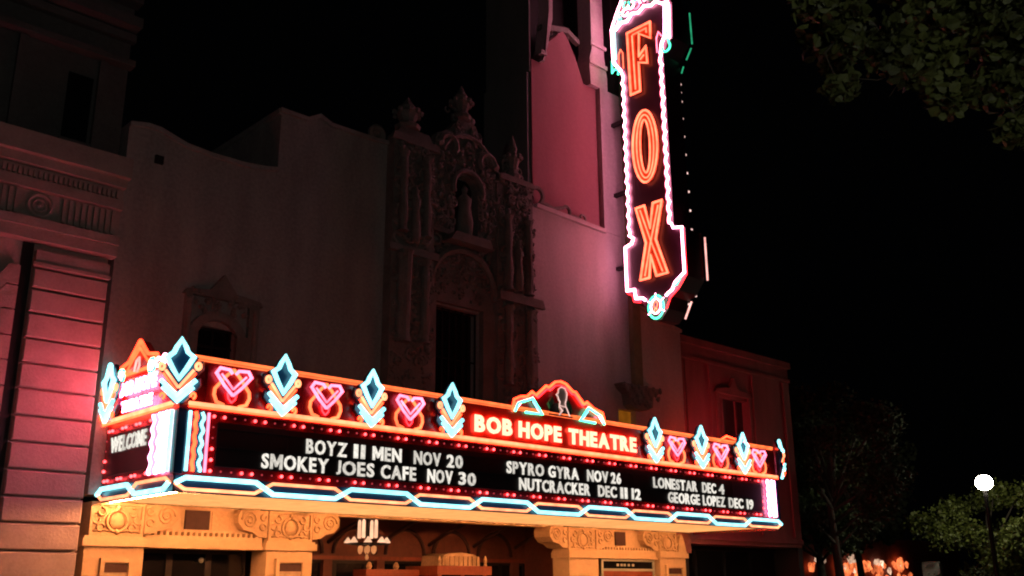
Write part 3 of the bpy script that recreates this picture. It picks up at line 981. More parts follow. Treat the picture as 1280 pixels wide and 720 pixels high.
# ---- flame ornaments
def make_flame():
    O = (1.69, YF, 4.40)
    fr = lambda u, v, w=0.0: (1.69 + u * 0.75, YF - 0.10 - w, 4.40 + v * 0.985)
    body = [(0, 1.06), (0.11, 0.93), (0.17, 0.84), (0.33, 0.76), (0.24, 0.62), (0.44, 0.70), (0.46, 0.56), (0.16, 0.34), (0.40, 0.42), (0.42, 0.30), (0.1, 0.03), (-0.1, 0.03), (-0.42, 0.30), (-0.40, 0.42), (-0.16, 0.34), (-0.46, 0.56), (-0.44, 0.70), (-0.24, 0.62), (-0.33, 0.76), (-0.17, 0.84), (-0.11, 0.93)]
    p = MB().prism(body, fr, 0.0, -0.07).build('flame_ornament', K['navy'], MQ, O)
    def nt(pts, r, m, closed=False, w=0.05):
        MB().tube([fr(u, v, w) for u, v in pts], r, 6, closed).build('neon_tube', G[m], p, O)
    nt([(0, 1.03), (0.10, 0.90), (0.14, 0.82), (0.27, 0.74), (0.14, 0.56), (0, 0.40), (-0.14, 0.56), (-0.27, 0.74), (-0.14, 0.82), (-0.10, 0.90)], 0.038, 'cyan', True, 0.07)
    nt([(-0.36, 0.38), (0, 0.13), (0.36, 0.38)], 0.038, 'cyan', False, 0.07)
    nt([(-0.31, 0.27), (0, 0.05), (0.31, 0.27)], 0.038, 'cyan', False, 0.07)
    for s in (-1, 1):
        nt([(s * 0.0, 0.26), (s * 0.29, 0.54)], 0.024, 'gold')
        nt([(s * 0.05, 0.21), (s * 0.33, 0.49)], 0.018, 'orange')
        nt(arc(s * 0.37, 0.60, 0.05, 0, 340, 10), 0.024, 'gold', True)
        nt(arc(s * 0.31, 0.13, 0.045, 200, -90, 7), 0.02, 'orange')
    return p
flame = make_flame()
for x in (3.48, 5.33, 11.43, 13.2, 14.96):
    copy_part(flame, MQ, (x, YF, 4.40))
copy_part(flame, MQ, (XL - 0.02, YF - 0.02, 4.40), -PI / 4 * 0.9)
copy_part(flame, MQ, (XR + 0.02, YF - 0.0, 4.40), PI / 4 * 1.2)
copy_part(flame, MQ, (XL - 0.02, -0.34, 4.40), -PI / 2)

# ---- heart ornaments
def make_heart():
    O = (0.82, YF, 4.44)
    fr = lambda u, v, w=0.0: (0.82 + u, YF - 0.03 - w, 4.44 + v)
    p = MB().prism([(-0.42, 0.03), (0.42, 0.03), (0.42, 0.69), (-0.42, 0.69)], fr, 0.0, -0.028).build('heart_ornament', K['redpanel'], MQ, O)
    def nt(pts, r, m, closed=False, w=0.04):
        MB().tube([fr(u, v, w) for u, v in pts], r, 6, closed).build('neon_tube', G[m], p, O)
    for s in (-1, 1):
        nt([(s * 0.03, 0.56), (s * 0.08, 0.62), (s * 0.25, 0.63), (s * 0.31, 0.54), (s * 0.16, 0.36), (0, 0.21)], 0.026, 'pink', False, 0.07)
        nt([(s * 0.22, 0.54), (s * 0.10, 0.42), (0, 0.31)], 0.018, 'pink', False, 0.07)
        nt([(0, 0.64), (s * 0.12, 0.52), (s * 0.20, 0.42), (s * 0.30, 0.30), (s * 0.31, 0.20), (s * 0.26, 0.09), (s * 0.13, 0.05)], 0.026, 'loop')
        nt([(0, 0.10), (s * 0.06, 0.16), (s * 0.08, 0.26)], 0.015, 'red')
    return p
heart = make_heart()
for x in (2.58, 4.39, 12.32, 14.08, 15.76):
    copy_part(heart, MQ, (x, YF, 4.44))

# ---- pediment over the name panel
PD = [(7.03, 5.14), (7.07, 5.36), (7.25, 5.44), (7.45, 5.47), (7.58, 5.58), (7.70, 5.52), (8.0, 5.76), (8.09, 5.74), (8.28, 5.88), (8.44, 5.91), (8.60, 5.88), (8.82, 5.74), (8.90, 5.74), (9.16, 5.50), (9.26, 5.56), (9.46, 5.45), (9.75, 5.38), (9.84, 5.14)]
pd_ = MB().prism(PD, FM, 0.0, -0.12).build('pediment', K['redpanel'], MQ)
neon(FM, PD, 0.028, G['orange'], pd_, 0.05)
neon(FM, [(8.43 + (u - 8.43) * 0.93, 5.14 + (v - 5.14) * 0.9) for u, v in PD[1:-1]], 0.016, G['red'], pd_, 0.05)
for s in (-1, 1):
    pts = [(8.43 + s * (u - 8.43)) for u in ()]
    g_ = [(1.36, 0.02), (1.25, 0.20), (1.08, 0.26), (0.86, 0.34), (0.58, 0.04), (1.06, 0.03)]
    neon(FM, [(8.43 + s * u, 5.10 + v) for u, v in g_], 0.028, G['green'], pd_, 0.07)
    neon(FM, [(8.43 + s * u, 5.10 + v) for u, v in [(0.84, 0.27), (0.68, 0.10)]], 0.018, G['cyan'], pd_, 0.07)
    neon(FM, [(8.43 + s * u, 5.10 + v) for u, v in [(1.33, 0.06), (1.18, 0.22)]], 0.018, G['white'], pd_, 0.06)
# portrait emblem: a plain man in profile with bow tie and dinner jacket
t = MB()
t.prism([(8.06, 5.16), (8.8, 5.16), (8.72, 5.36), (8.58, 5.44), (8.44, 5.36), (8.3, 5.44), (8.14, 5.36)], FM, 0.05, 0.002)
em = t.build('portrait_emblem', K['cloth'], MQ)
MB().prism([(8.22, 5.44), (8.10, 5.30), (8.06, 5.42), (8.18, 5.56)], FM, 0.06, 0.003).build('green_wing', K['greenpaint'], em)
MB().prism([(8.62, 5.42), (8.78, 5.28), (8.76, 5.42), (8.66, 5.54)], FM, 0.06, 0.003).build('green_wing', K['greenpaint'], em)
face = [(8.34, 5.38), (8.36, 5.46), (8.32, 5.50), (8.30, 5.57), (8.25, 5.60), (8.31, 5.64), (8.32, 5.72), (8.40, 5.78), (8.52, 5.76), (8.58, 5.66), (8.56, 5.54), (8.52, 5.44), (8.54, 5.36)]
MB().prism(face, FM, 0.08, 0.055).build('head', K['skin'], em)
neon(FM, face, 0.011, G['whitedim'], em, 0.10, True)
neon(FM, [(8.34, 5.36), (8.44, 5.28), (8.34, 5.18)], 0.014, G['whitedim'], em, 0.09)
neon(FM, [(8.56, 5.36), (8.66, 5.18)], 0.012, G['whitedim'], em, 0.09)
MB().prism([(8.34, 5.36), (8.52, 5.36), (8.42, 5.18)], FM, 0.07, 0.051).build('shirt_front', K['skin'], em)
# left-face pediment
PL = [(0.45, 5.14), (0.50, 5.36), (0.78, 5.42), (1.16, 5.72), (1.5, 5.44), (1.85, 5.38), (1.95, 5.14)]
pl_ = MB().prism(PL, FL, 0.0, -0.12).build('pediment', K['redpanel'], MQ)
neon(FL, PL, 0.030, G['orange'], pl_, 0.05)
neon(FL, [(0.62, 5.18), (0.88, 5.40), (1.16, 5.60), (1.42, 5.40), (1.72, 5.18)], 0.022, G['orange'], pl_, 0.05)
for c, s in ((0.55, 1), (1.75, -1)):
    neon(FL, arc(c, 5.2, 0.12, 0, 340, 10), 0.022, G['green'], pl_, 0.07, True)
    neon(FL, arc(c + s * 0.02, 5.2, 0.06, 0, 340, 8), 0.024, G['white'], pl_, 0.08, True)
neon(FL, [(1.06, 5.2), (1.12, 5.38), (1.22, 5.42), (1.25, 5.28), (1.18, 5.18)], 0.018, G['whitedim'], pl_, 0.07)
for (u, v) in ((1.98, 5.22), (2.12, 5.14), (2.2, 5.24), (0.3, 5.16)):
    neon(FL, arc(u, v, 0.07, 30, 300, 8), 0.022, G['white'], MQ, 0.07)

# ---- lettering
pf = lambda u, v: ((u, YF - 0.045, v), (PI / 2, 0, 0))
R1 = [('BOYZ', 2.26, 3.07), ('II', 3.22, 3.45), ('MEN', 3.62, 4.25), ('NOV', 4.54, 5.17), ('20', 5.32, 5.71), ('SPYRO', 6.86, 7.9), ('GYRA', 8.04, 8.94), ('NOV', 9.21, 9.88), ('26', 9.98, 10.3), ('LONESTAR', 11.44, 13.08), ('DEC', 13.29, 13.83), ('4', 13.97, 14.18)]
R2 = [('SMOKEY', 1.44, 2.71), ('JOES', 2.88, 3.66), ('CAFE', 3.81, 4.59), ('NOV', 4.86, 5.46), ('30', 5.62, 6.04), ('NUTCRACKER', 7.2, 9.28), ('DEC', 9.55, 10.14), ('11', 10.28, 10.5), ('12', 10.66, 10.96), ('GEORGE', 11.96, 13.15), ('LOPEZ', 13.29, 14.18), ('DEC', 14.35, 14.95), ('19', 15.13, 15.4)]
for tx, a, c in R1:
    word(tx, a, c, 3.865, 4.105, pf, bd, G['letter'], 0.024, 0.15)
for tx, a, c in R2:
    word(tx, a, c, 3.56, 3.80, pf, bd, G['letter'], 0.024, 0.15)
pl = lambda u, v: ((XL - 0.045, -u, v), Matrix(((0, 0, -1), (-1, 0, 0), (0, 1, 0))).to_euler())
word('WELCOME', 0.36, 1.74, 3.91, 4.17, pl, lb, G['letter'], 0.024, 0.15)
NM = [('BOB', 5.98, 6.98), ('HOPE', 7.16, 8.40), ('THEATRE', 8.63, 10.84)]
pf2 = lambda u, v: ((u, YF - 0.08, v), (PI / 2, 0, 0))
for tx, a, c in NM:
    word(tx, a, c, 4.60, 4.93, pf2, MQ, G['hotletter'], 0.045, 0.12, 'neon_letter')
pl2 = lambda u, v: ((XL - 0.08, -u, v), Matrix(((0, 0, -1), (-1, 0, 0), (0, 1, 0))).to_euler())
word('BOB', 0.62, 1.1, 4.82, 5.06, pl2, MQ, G['leftletter'], 0.05, 0.1, 'neon_letter')
word('HOPE', 1.2, 2.0, 4.82, 5.06, pl2, MQ, G['leftletter'], 0.05, 0.1, 'neon_letter')
word('THEATRE', 0.72, 1.9, 4.54, 4.73, pl2, MQ, G['leftletter'], 0.05, 0.1, 'neon_letter')

pr2 = lambda u, v: ((XR + 0.08, -2.76 + u, v), Matrix(((0, 0, 1), (1, 0, 0), (0, 1, 0))).to_euler())
word('BOB', 0.62, 1.1, 4.82, 5.06, pr2, MQ, G['leftletter'], 0.05, 0.1, 'neon_letter')
word('HOPE', 1.2, 2.0, 4.82, 5.06, pr2, MQ, G['leftletter'], 0.05, 0.1, 'neon_letter')
word('THEATRE', 0.72, 1.9, 4.54, 4.73, pr2, MQ, G['leftletter'], 0.05, 0.1, 'neon_letter')

# ---- added entrance light: hidden amber tube and glowing panels standing in for soffit bulbs
MB().tube([(0.16, -0.1, 3.135), (0.16, YF + 0.16, 3.135), (XR - 0.16, YF + 0.16, 3.135)], 0.018, 6).build('hidden_fill_tube', G['amber'], MQ)
for i in range(12):
    x0 = XL + 0.30 + i * (XR - 0.6) / 12
    MB().box(x0 + 0.03, x0 + (XR - 0.6) / 12 - 0.03, YF + 0.25, -0.06, ZS + 0.035, ZS + 0.048).build('soffit_glow_panel', G['soffitglow'], MQ)  # added panels whose glow gives the soffit its lit brightness

# ================================================================== FOX BLADE SIGN
XS, TS = 13.5, 0.75
FS = leftw(XS)
SG = thing('blade_sign', 'tall vertical neon blade sign reading FOX fixed to the tower pier', 'neon sign', (13.9, 0.0, 8.4))
CAB = [(0.55, 9.32), (0.78, 9.30), (0.80, 9.02), (1.08, 8.98), (1.22, 8.66), (1.48, 8.42), (1.68, 8.42), (1.92, 8.66), (2.02, 8.98), (2.30, 9.08), (2.56, 9.42), (2.60, 10.72), (2.24, 10.80), (2.20, 16.0), (2.56, 16.4), (2.60, 17.45), (2.42, 17.8), (2.3, 18.3), (1.9, 18.9), (1.5, 19.2), (1.1, 18.9), (0.80, 18.3), (0.38, 17.6), (0.36, 16.3), (0.66, 16.0), (0.72, 10.80), (0.55, 10.70)]
MB().prism(CAB, FS, 0.0, -TS).build('cabinet', K['signblack'], SG)
for z in (10.2, 12.4, 14.6, 17.0):
    MB().box(13.72, 13.84, -0.7, 0.0, z, z + 0.10).build('wall_arm', K['metal'], SG)
def letter(outline, inner=None, holes=None):
    t = MB().prism(outline, FS, 0.06, 0.002)
    p = t.build('letter_panel', K['orangeface'], SG)
    neon(FS, outline, 0.032, G['signorange'], p, 0.10, True)
    for q, cl in (inner or []):
        neon(FS, q, 0.024, G['signorange'], p, 0.09, cl)
    return p
Fo = [(1.03, 17.13), (1.88, 17.13), (1.86, 16.62), (1.46, 16.93), (1.42, 16.22), (1.69, 16.43), (1.71, 15.89), (1.40, 16.03), (1.41, 15.13), (1.07, 15.13)]
letter(Fo, [([(1.20, 16.98), (1.24, 15.25)], False), ([(1.22, 17.0), (1.72, 17.0), (1.72, 16.86)], False), ([(1.45, 16.1), (1.6, 16.2)], False)])
# O: ring panel built as two arcs
ot = MB()
oo = arc(1.48, 13.41, 0.43, 0, 360, 28, 1.08)
oi = arc(1.48, 13.41, 0.17, 0, 360, 28, 0.80)
n = 28
vs = [FS(u, v, 0.06) for u, v in oo[:-1]] + [FS(u, v, 0.06) for u, v in oi[:-1]]
ot.add(vs, [(i, (i + 1) % n, n + (i + 1) % n, n + i) for i in range(n)])
vs2 = [FS(u, v, 0.06) for u, v in oo[:-1]] + [FS(u, v, 0.002) for u, v in oo[:-1]]
ot.add(vs2, [(i, n + i, n + (i + 1) % n, (i + 1) % n) for i in range(n)])
vs3 = [FS(u, v, 0.06) for u, v in oi[:-1]] + [FS(u, v, 0.002) for u, v in oi[:-1]]
ot.add(vs3, [(i, (i + 1) % n, n + (i + 1) % n, n + i) for i in range(n)])
op = ot.build('letter_panel', K['orangeface'], SG)
neon(FS, oo[:-1], 0.032, G['signorange'], op, 0.10, True)
neon(FS, oi[:-1], 0.026, G['signorange'], op, 0.09, True)
neon(FS, arc(1.48, 13.41, 0.30, 0, 360, 28, 0.95)[:-1], 0.022, G['signorange'], op, 0.09, True)
Xo = [(1.06, 11.67), (1.36, 11.67), (1.52, 10.98), (1.66, 11.66), (1.96, 11.66), (1.69, 10.62), (2.03, 9.60), (1.66, 9.60), (1.50, 10.22), (1.42, 9.60), (1.11, 9.60), (1.36, 10.6)]
letter(Xo, [([(1.2, 11.58), (1.52, 10.6), (1.86, 9.68)], False), ([(1.82, 11.56), (1.50, 10.55), (1.26, 9.68)], False)])
# scalloped border tubes of the shaft
def scallop(fr, u, z0, z1, m, r, amp, par, w=0.06, per=0.34, sgn=1):
    n = int((z1 - z0) / per) * 6
    pts = [(u + sgn * amp * abs(math.sin(PI * (z0 + (z1 - z0) * i / n) / per)), z0 + (z1 - z0) * i / n) for i in range(n + 1)]
    neon(fr, pts, r, m, par, w)
for fr, par in ((FS, SG),):
    scallop(fr, 0.72, 10.95, 16.0, G['white'], 0.030, 0.07, par)
    scallop(fr, 0.80, 10.95, 16.0, G['pink'], 0.012, 0.05, par, 0.05)
    scallop(fr, 2.20, 10.95, 16.0, G['white'], 0.034, 0.07, par, sgn=-1)
    scallop(fr, 2.12, 10.95, 16.0, G['pink'], 0.012, 0.05, par, 0.05, sgn=-1)
    lowb = [(0.74, 10.98), (0.90, 10.86), (0.84, 10.72), (0.60, 10.66), (0.60, 9.42), (0.86, 9.40), (0.90, 9.14), (1.14, 9.10), (1.22, 9.02)]
    neon(fr, lowb, 0.036, G['white'], par, 0.06)
    neon(fr, [(2.20, 10.95), (2.26, 10.80), (2.54, 10.74), (2.54, 9.50), (2.22, 9.30), (2.12, 9.12), (1.98, 9.06), (1.90, 9.00)], 0.036, G['white'], par, 0.06)
    neon(fr, [(2.58, 10.70), (2.60, 9.44), (2.34, 9.14), (2.04, 8.92), (1.9, 8.66)], 0.018, G['red'], par, 0.05)
    neon(fr, [(2.44, 9.40), (2.30, 9.22), (2.16, 9.20)], 0.020, G['green'], par, 0.08)
    neon(fr, [(0.62, 9.34), (0.80, 9.24), (0.84, 9.06), (1.06, 9.0)], 0.016, G['red'], par, 0.07)
    # round boss at the foot
    neon(fr, arc(1.58, 8.76, 0.25, 0, 345, 18, 0.31), 0.026, G['green'], par, 0.08, True)
    neon(fr, arc(1.58, 8.78, 0.16, 0, 345, 14, 0.2), 0.018, G['white'], par, 0.09, True)
    neon(fr, arc(1.58, 8.82, 0.07, 0, 345, 10, 0.09), 0.016, G['signorange'], par, 0.1, True)
    neon(fr, arc(1.58, 8.66, 0.05, 0, 345, 10, 0.06), 0.014, G['gold'], par, 0.1, True)
    for a in (-30, 30, 90, 150, 210):
        neon(fr, [(1.58 + 0.2 * math.cos(math.radians(a)), 8.78 + 0.24 * math.sin(math.radians(a))), (1.58 + 0.31 * math.cos(math.radians(a)), 8.78 + 0.36 * math.sin(math.radians(a)))], 0.014, G['white'], par, 0.08)
    # shoulders
    neon(fr, [(0.72, 16.05), (0.50, 16.35), (0.44, 16.5), (0.42, 17.5)], 0.040, G['white'], par, 0.06)
    neon(fr, [(0.54, 16.5), (0.52, 17.42), (0.78, 17.82)], 0.030, G['cyan'], par, 0.06)
    neon(fr, [(2.16, 16.0), (2.22, 16.3), (2.34, 16.5), (2.40, 17.55)], 0.042, G['white'], par, 0.06)
    neon(fr, [(2.50, 16.35), (2.53, 17.4), (2.40, 17.75), (2.28, 18.2)], 0.036, G['white'], par, 0.06)
    neon(fr, [(0.40, 17.5), (0.62, 17.95), (0.82, 18.28), (1.1, 18.8), (1.5, 19.1), (1.9, 18.8), (2.25, 18.2)], 0.036, G['white'], par, 0.06)
    neon(fr, [(0.50, 17.5), (0.68, 17.85), (0.90, 18.2)], 0.020, G['red'], par, 0.06)
    # inner lower edge of the crown
    neon(fr, [(0.56, 17.45), (0.80, 17.60), (1.02, 17.55), (1.20, 17.72), (1.46, 17.64), (1.66, 17.76), (1.92, 17.66), (2.08, 17.72), (2.36, 17.5)], 0.038, G['white'], par, 0.06)
    for i, (u, v, m) in enumerate(((0.78, 17.82, 'green'), (0.98, 17.86, 'white'), (1.02, 18.1, 'green'), (1.2, 18.0, 'white'), (1.4, 17.9, 'pink'), (1.38, 18.2, 'green'), (1.62, 18.0, 'white'), (1.6, 18.3, 'green'), (1.84, 18.02, 'green'), (1.82, 18.35, 'white'), (2.08, 18.0, 'white'), (2.04, 18.3, 'red'), (1.2, 18.35, 'white'), (1.5, 18.6, 'green'))):
        neon(fr, arc(u, v, 0.11, i * 50, i * 50 + 290, 9), 0.026, G[m], par, 0.07)
    # side curls where the crown meets the shaft
    neon(fr, [(0.40, 16.5)] + arc(0.50, 16.05, 0.13, 150, -40, 8), 0.026, G['green'], par, 0.07)
    neon(fr, [(2.40, 16.6)] + arc(2.38, 16.12, 0.14, 40, -200, 8), 0.028, G['green'], par, 0.08)
    neon(fr, [(0.64, 16.1), (0.64, 16.6), (0.72, 16.75), (0.80, 16.6), (0.80, 16.1)], 0.018, G['signorange'], par, 0.05)
    neon(fr, [(2.04, 16.1), (2.04, 16.55), (2.12, 16.72), (2.22, 16.55)], 0.022, G['pink'], par, 0.05)
# far face: tubes and bulbs that stand proud of the edge, seen edge-on
FX = rightw(XS + TS)
neon(FX, [(2.57, 17.5), (2.59, 16.5)], 0.024, G['greendim'], SG, 0.12)
neon(FX, [(2.55, 16.38), (2.36, 16.08)], 0.022, G['greendim'], SG, 0.12)
neon(FX, [(2.26, 15.9), (2.18, 15.72)], 0.02, G['greendim'], SG, 0.10)
neon(FX, [(2.59, 10.66), (2.59, 9.46)], 0.028, G['edgewhite'], SG, 0.12)
neon(FX, [(2.02, 9.0), (1.78, 8.56)], 0.026, G['edgewhite'], SG, 0.14)
MB().prism([(2.60, 9.46), (2.68, 9.46), (2.68, 10.7), (2.60, 10.7)], rightw(XS + TS - 0.1), 0.0, -0.06).build('edge_strip', K['metal'], SG)
neon(FX, Xo, 0.03, G['signorange'], SG, 0.05, True)
neon(FX, oo[:-1], 0.03, G['signorange'], SG, 0.05, True)
neon(FX, Fo, 0.03, G['signorange'], SG, 0.05, True)
eb = MB().blob((0, 0, 0), 0.036, 0.036, 0.036, 6, 4).build('edge_bulb', G['whitedim'], SG)
for v in eb.data.vertices:
    v.co += WP[SG.name]
first = True
for (u, z) in [(2.14, 15.37), (2.13, 15.12), (2.14, 14.83)] + [(2.14 + 0.09 * i / 7, 14.3 - i * 0.555) for i in range(0, 7)] + [(2.22, 9.10), (1.98, 8.92)]:
    c = eb if first else eb.copy()
    if not first:
        COL.objects.link(c)
    first = False
    c.location = Vector(FX(u, z, 0.07)) - WP[SG.name]

# ================================================================== STONE BUILDING (left)
SB = thing('stone_building', 'classical stone building with banded pilaster and dentil cornice left of the theatre', 'building', (-2.5, 0, 0))
YB = -0.4
FB = front(YB)
MB().box(-9.0, -0.42, YB + 0.12, 6.0, 0.0, 9.1).build('wall', K['stone'], SB)
zj = [0.0, 0.6, 1.03, 1.45, 1.87, 2.29, 2.72, 3.12, 3.54, 3.97, 4.39, 4.83, 5.25, 5.66, 6.09, 6.50, 6.86]
for a, c in zip(zj[:-1], zj[1:]):
    g = 0.018
    t = MB()
    t.prism([(-1.66, a + g), (-0.425, a + g), (-0.425, c - g), (-1.66, c - g)], FB, 0.0, -0.119)
    x0, x1, z0, z1 = -1.66, -0.425, a + g, c - g
    # chamfered face
    t.add([FB(x0, z0, 0), FB(x1, z0, 0), FB(x1, z1, 0), FB(x0, z1, 0), FB(x0 + .02, z0 + .02, .02), FB(x1 - .02, z0 + .02, .02), FB(x1 - .02, z1 - .02, .02), FB(x0 + .02, z1 - .02, .02)],
          [(0, 1, 5, 4), (1, 2, 6, 5), (2, 3, 7, 6), (3, 0, 4, 7), (4, 5, 6, 7)])
    t.build('stone_block', K['stone'], SB)
# courses left of the slot, wedge-shaped round the circular window
cx, cz, rr = -2.72, 5.3, 0.74
for a, c in zip(zj[:-1], zj[1:]):
    g = 0.015
    a2, c2 = a + g, c - g
    def edge(z, zz):
        return z
    if c < 4.2 or a > 6.6:
        t = MB().prism([(-3.9, a2), (-1.87, a2), (-1.87, c2), (-3.9, c2)], FB, 0.0, -0.119)
        t.build('stone_block', K['stone'], SB)
        continue
    # wedge towards the circle centre
    def inner(z):
        an = math.atan2(z - cz, 0.85 - 0.0)
        an = max(-1.3, min(1.3, an * 1.25))
        return (cx + rr * math.cos(an), cz + rr * math.sin(an))
    p0, p1 = inner(a2), inner(c2)
    kx = -2.05
    t = MB().prism([(p0[0], p0[1] + 0.012), (kx, a2), (-1.87, a2), (-1.87, c2), (kx, c2), (p1[0], p1[1] - 0.012)], FB, 0.0, -0.119)
    t.build('stone_block', K['stone'], SB)
t = MB()
t.tube([FB(u, v, 0.0) for u, v in arc(cx, cz, rr - 0.05, 0, 355, 24)], 0.05, 6, True)
wn = t.build('round_window', K['stone'], SB)
MB().prism(arc(cx, cz, rr - 0.08, 0, 350, 20), FB, -0.08, -0.11).build('pane', K['glass'], wn)
# shade in the recessed slot, set in as a dark strip
MB().prism([(-1.855, 0), (-1.675, 0), (-1.675, 7.3), (-1.855, 7.3)], FB, -0.10, -0.119).build('slot_shade', K['metal'], SB)
# pilaster cap
t = MB()
t.prism([(-1.66, 6.88), (-0.425, 6.88), (-0.425, 7.16), (-1.66, 7.16)], FB, 0.03, -0.119)
t.prism([(-1.70, 6.88), (-0.41, 6.88), (-0.41, 6.94), (-1.70, 6.94)], FB, 0.07, 0.031)
t.build('pilaster_cap', K['stone'], SB)
# bands: (z0,z1,proj)
for nm, z0, z1, pr in (('architrave', 7.30, 7.50, 0.12), ('architrave', 7.503, 7.66, 0.16), ('frieze', 7.663, 8.16, 0.05), ('bed_moulding', 8.163, 8.34, 0.16)):
    MB().prism([(-9, z0), (-0.36, z0), (-0.36, z1), (-9, z1)], FB, pr, -0.119).build(nm, K['stone'], SB)
fl = MB()
t = []
for i in range(9):
    x = -1.36 + i * 0.105
    MB().prism([(x, 7.70), (x + 0.06, 7.70), (x + 0.06, 8.14), (x, 8.14)], FB, 0.10, 0.051).build('flute', K['stone'], SB)
for i in range(6):
    x = -2.66 + i * 0.105
    MB().prism([(x, 7.70), (x + 0.06, 7.70), (x + 0.06, 8.14), (x, 8.14)], FB, 0.10, 0.051).build('flute', K['stone'], SB)
t = MB()
t.tube([FB(u, v, 0.06) for u, v in arc(-1.73, 7.92, 0.19, 0, 345, 20)], 0.035, 6, True)
t.tube([FB(u, v, 0.06) for u, v in arc(-1.73, 7.92, 0.11, 0, 345, 14)], 0.02, 6, True)
t.blob(FB(-1.73, 7.92, 0.06), 0.05, 0.05, 0.05, 8, 5)
t.build('roundel', K['stone'], SB)
# dentils
MB().prism([(-9, 8.343), (-0.36, 8.343), (-0.36, 8.56), (-9, 8.56)], FB, 0.10, -0.119).build('dentil_band', K['stone'], SB)
for i in range(34):
    x = -0.46 - i * 0.083
    MB().prism([(x - 0.045, 8.37), (x, 8.37), (x, 8.50), (x - 0.045, 8.50)], FB, 0.17, 0.101).build('dentil', K['stone'], SB)
t = MB()
t.prism([(-9, 8.563), (-0.36, 8.563), (-0.36, 8.72), (-9, 8.72)], FB, 0.22, -0.119)
t.prism([(-9, 8.723), (-0.33, 8.723), (-0.33, 9.10), (-9, 9.10)], FB, 0.33, -0.119)
for x in (-1.05, -2.15):
    t.box(x, x + 0.02, YB - 0.335, YB - 0.33, 8.73, 9.09)
t.build('cornice', K['stone'], SB)
# dark upper storeys
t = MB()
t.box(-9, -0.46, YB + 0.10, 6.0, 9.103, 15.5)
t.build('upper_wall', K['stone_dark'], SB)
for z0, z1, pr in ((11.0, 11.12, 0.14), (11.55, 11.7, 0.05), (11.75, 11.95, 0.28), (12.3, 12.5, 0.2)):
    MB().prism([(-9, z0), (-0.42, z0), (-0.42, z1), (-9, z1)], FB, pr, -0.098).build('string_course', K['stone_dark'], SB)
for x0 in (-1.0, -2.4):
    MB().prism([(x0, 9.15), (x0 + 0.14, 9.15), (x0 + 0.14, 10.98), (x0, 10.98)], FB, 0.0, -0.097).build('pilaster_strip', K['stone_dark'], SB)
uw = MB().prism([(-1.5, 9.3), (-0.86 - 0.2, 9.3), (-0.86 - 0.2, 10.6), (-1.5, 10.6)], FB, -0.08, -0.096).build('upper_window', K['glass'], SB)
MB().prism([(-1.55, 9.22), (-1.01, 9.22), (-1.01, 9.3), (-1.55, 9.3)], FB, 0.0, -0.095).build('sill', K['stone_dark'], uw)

# ================================================================== BRICK BUILDING (right)
BB = thing('brick_building', 'low red brick building at the right end of the marquee', 'building', (19.5, 0.3, 0))
FW = front(0.3)
w = MB()
w.prism([(16.502, 2.88), (18.6, 2.88), (18.6, 8.72), (16.502, 8.72)], FW, 0, -6)
w.prism([(20.2, 2.88), (22.75, 2.88), (22.75, 8.72), (20.2, 8.72)], FW, 0, -6)
w.prism([(18.6, 2.88), (20.2, 2.88), (20.2, 5.7), (18.6, 5.7)], FW, 0, -6)
w.prism([(18.6, 7.3), (20.2, 7.3), (20.2, 8.72), (18.6, 8.72)], FW, 0, -6)
w.build('wall', K['brick'], BB)
MB().prism([(16.55, 8.72), (22.82, 8.72), (22.82, 8.93), (16.55, 8.93)], FW, 0.09, -6.05).build('coping', K['brick'], BB)
MB().prism([(16.55, 8.25), (22.78, 8.25), (22.78, 8.36), (16.55, 8.36)], FW, 0.05, 0.002).build('brick_band', K['brick'], BB)
MB().prism([(16.55, 3.0), (22.78, 3.0), (22.78, 3.12), (16.55, 3.12)], FW, 0.05, 0.002).build('brick_band', K['brick'], BB)
for x0, x1 in ((17.0, 17.12), (18.2, 18.32), (20.5, 20.62), (22.3, 22.42)):
    MB().prism([(x0, 3.2), (x1, 3.2), (x1, 8.2), (x0, 8.2)], FW, 0.05, 0.002).build('panel_strip', K['brick'], BB)
wd = MB().prism([(18.6, 5.7), (20.2, 5.7), (20.2, 7.3), (18.6, 7.3)], FW, -0.2, -0.25).build('window', K['vestdark'], BB)
t = MB()
t.prism([(18.48, 5.62), (18.6, 5.62), (18.6, 7.4), (18.48, 7.4)], FW, 0.08, 0.002)
t.prism([(20.2, 5.62), (20.32, 5.62), (20.32, 7.4), (20.2, 7.4)], FW, 0.08, 0.002)
t.prism([(18.4, 7.4), (20.4, 7.4), (20.3, 7.52), (19.6, 7.62), (19.4, 7.95), (19.2, 7.62), (18.5, 7.52)], FW, 0.1, 0.002)
t.prism([(18.98, 5.72), (19.06, 5.72), (19.06, 7.28), (18.98, 7.28)], FW, -0.12, -0.18)
t.prism([(19.7, 5.72), (19.78, 5.72), (19.78, 7.28), (19.7, 7.28)], FW, -0.12, -0.18)
t.build('window_surround', K['brick'], wd)
t = MB()
t.box(16.502, 16.75, 0.32, 2.5, 0, 2.878)
t.box(22.5, 22.75, 0.32, 2.5, 0, 2.878)
t.box(16.75, 22.5, 2.4, 2.5, 0, 2.878)
t.build('shopfront_recess', K['void'], BB)
for i in range(4):
    a = 16.8 + i * 1.43
    g_ = MB().box(a + 0.05, a + 1.36, 1.2, 1.23, 0.5, 2.75).build('shop_window', K['glass'], BB)
    t = MB()
    t.box(a, a + 0.05, 1.17, 1.25, 0, 2.87)
    t.box(a + 1.37, a + 1.42, 1.17, 1.25, 0, 2.87)
    t.box(a + 0.05, a + 1.37, 1.172, 1.248, 2.75, 2.87)
    t.box(a + 0.05, a + 1.37, 1.172, 1.248, 0, 0.5)
    t.build('window_frame', K['metal'], g_)

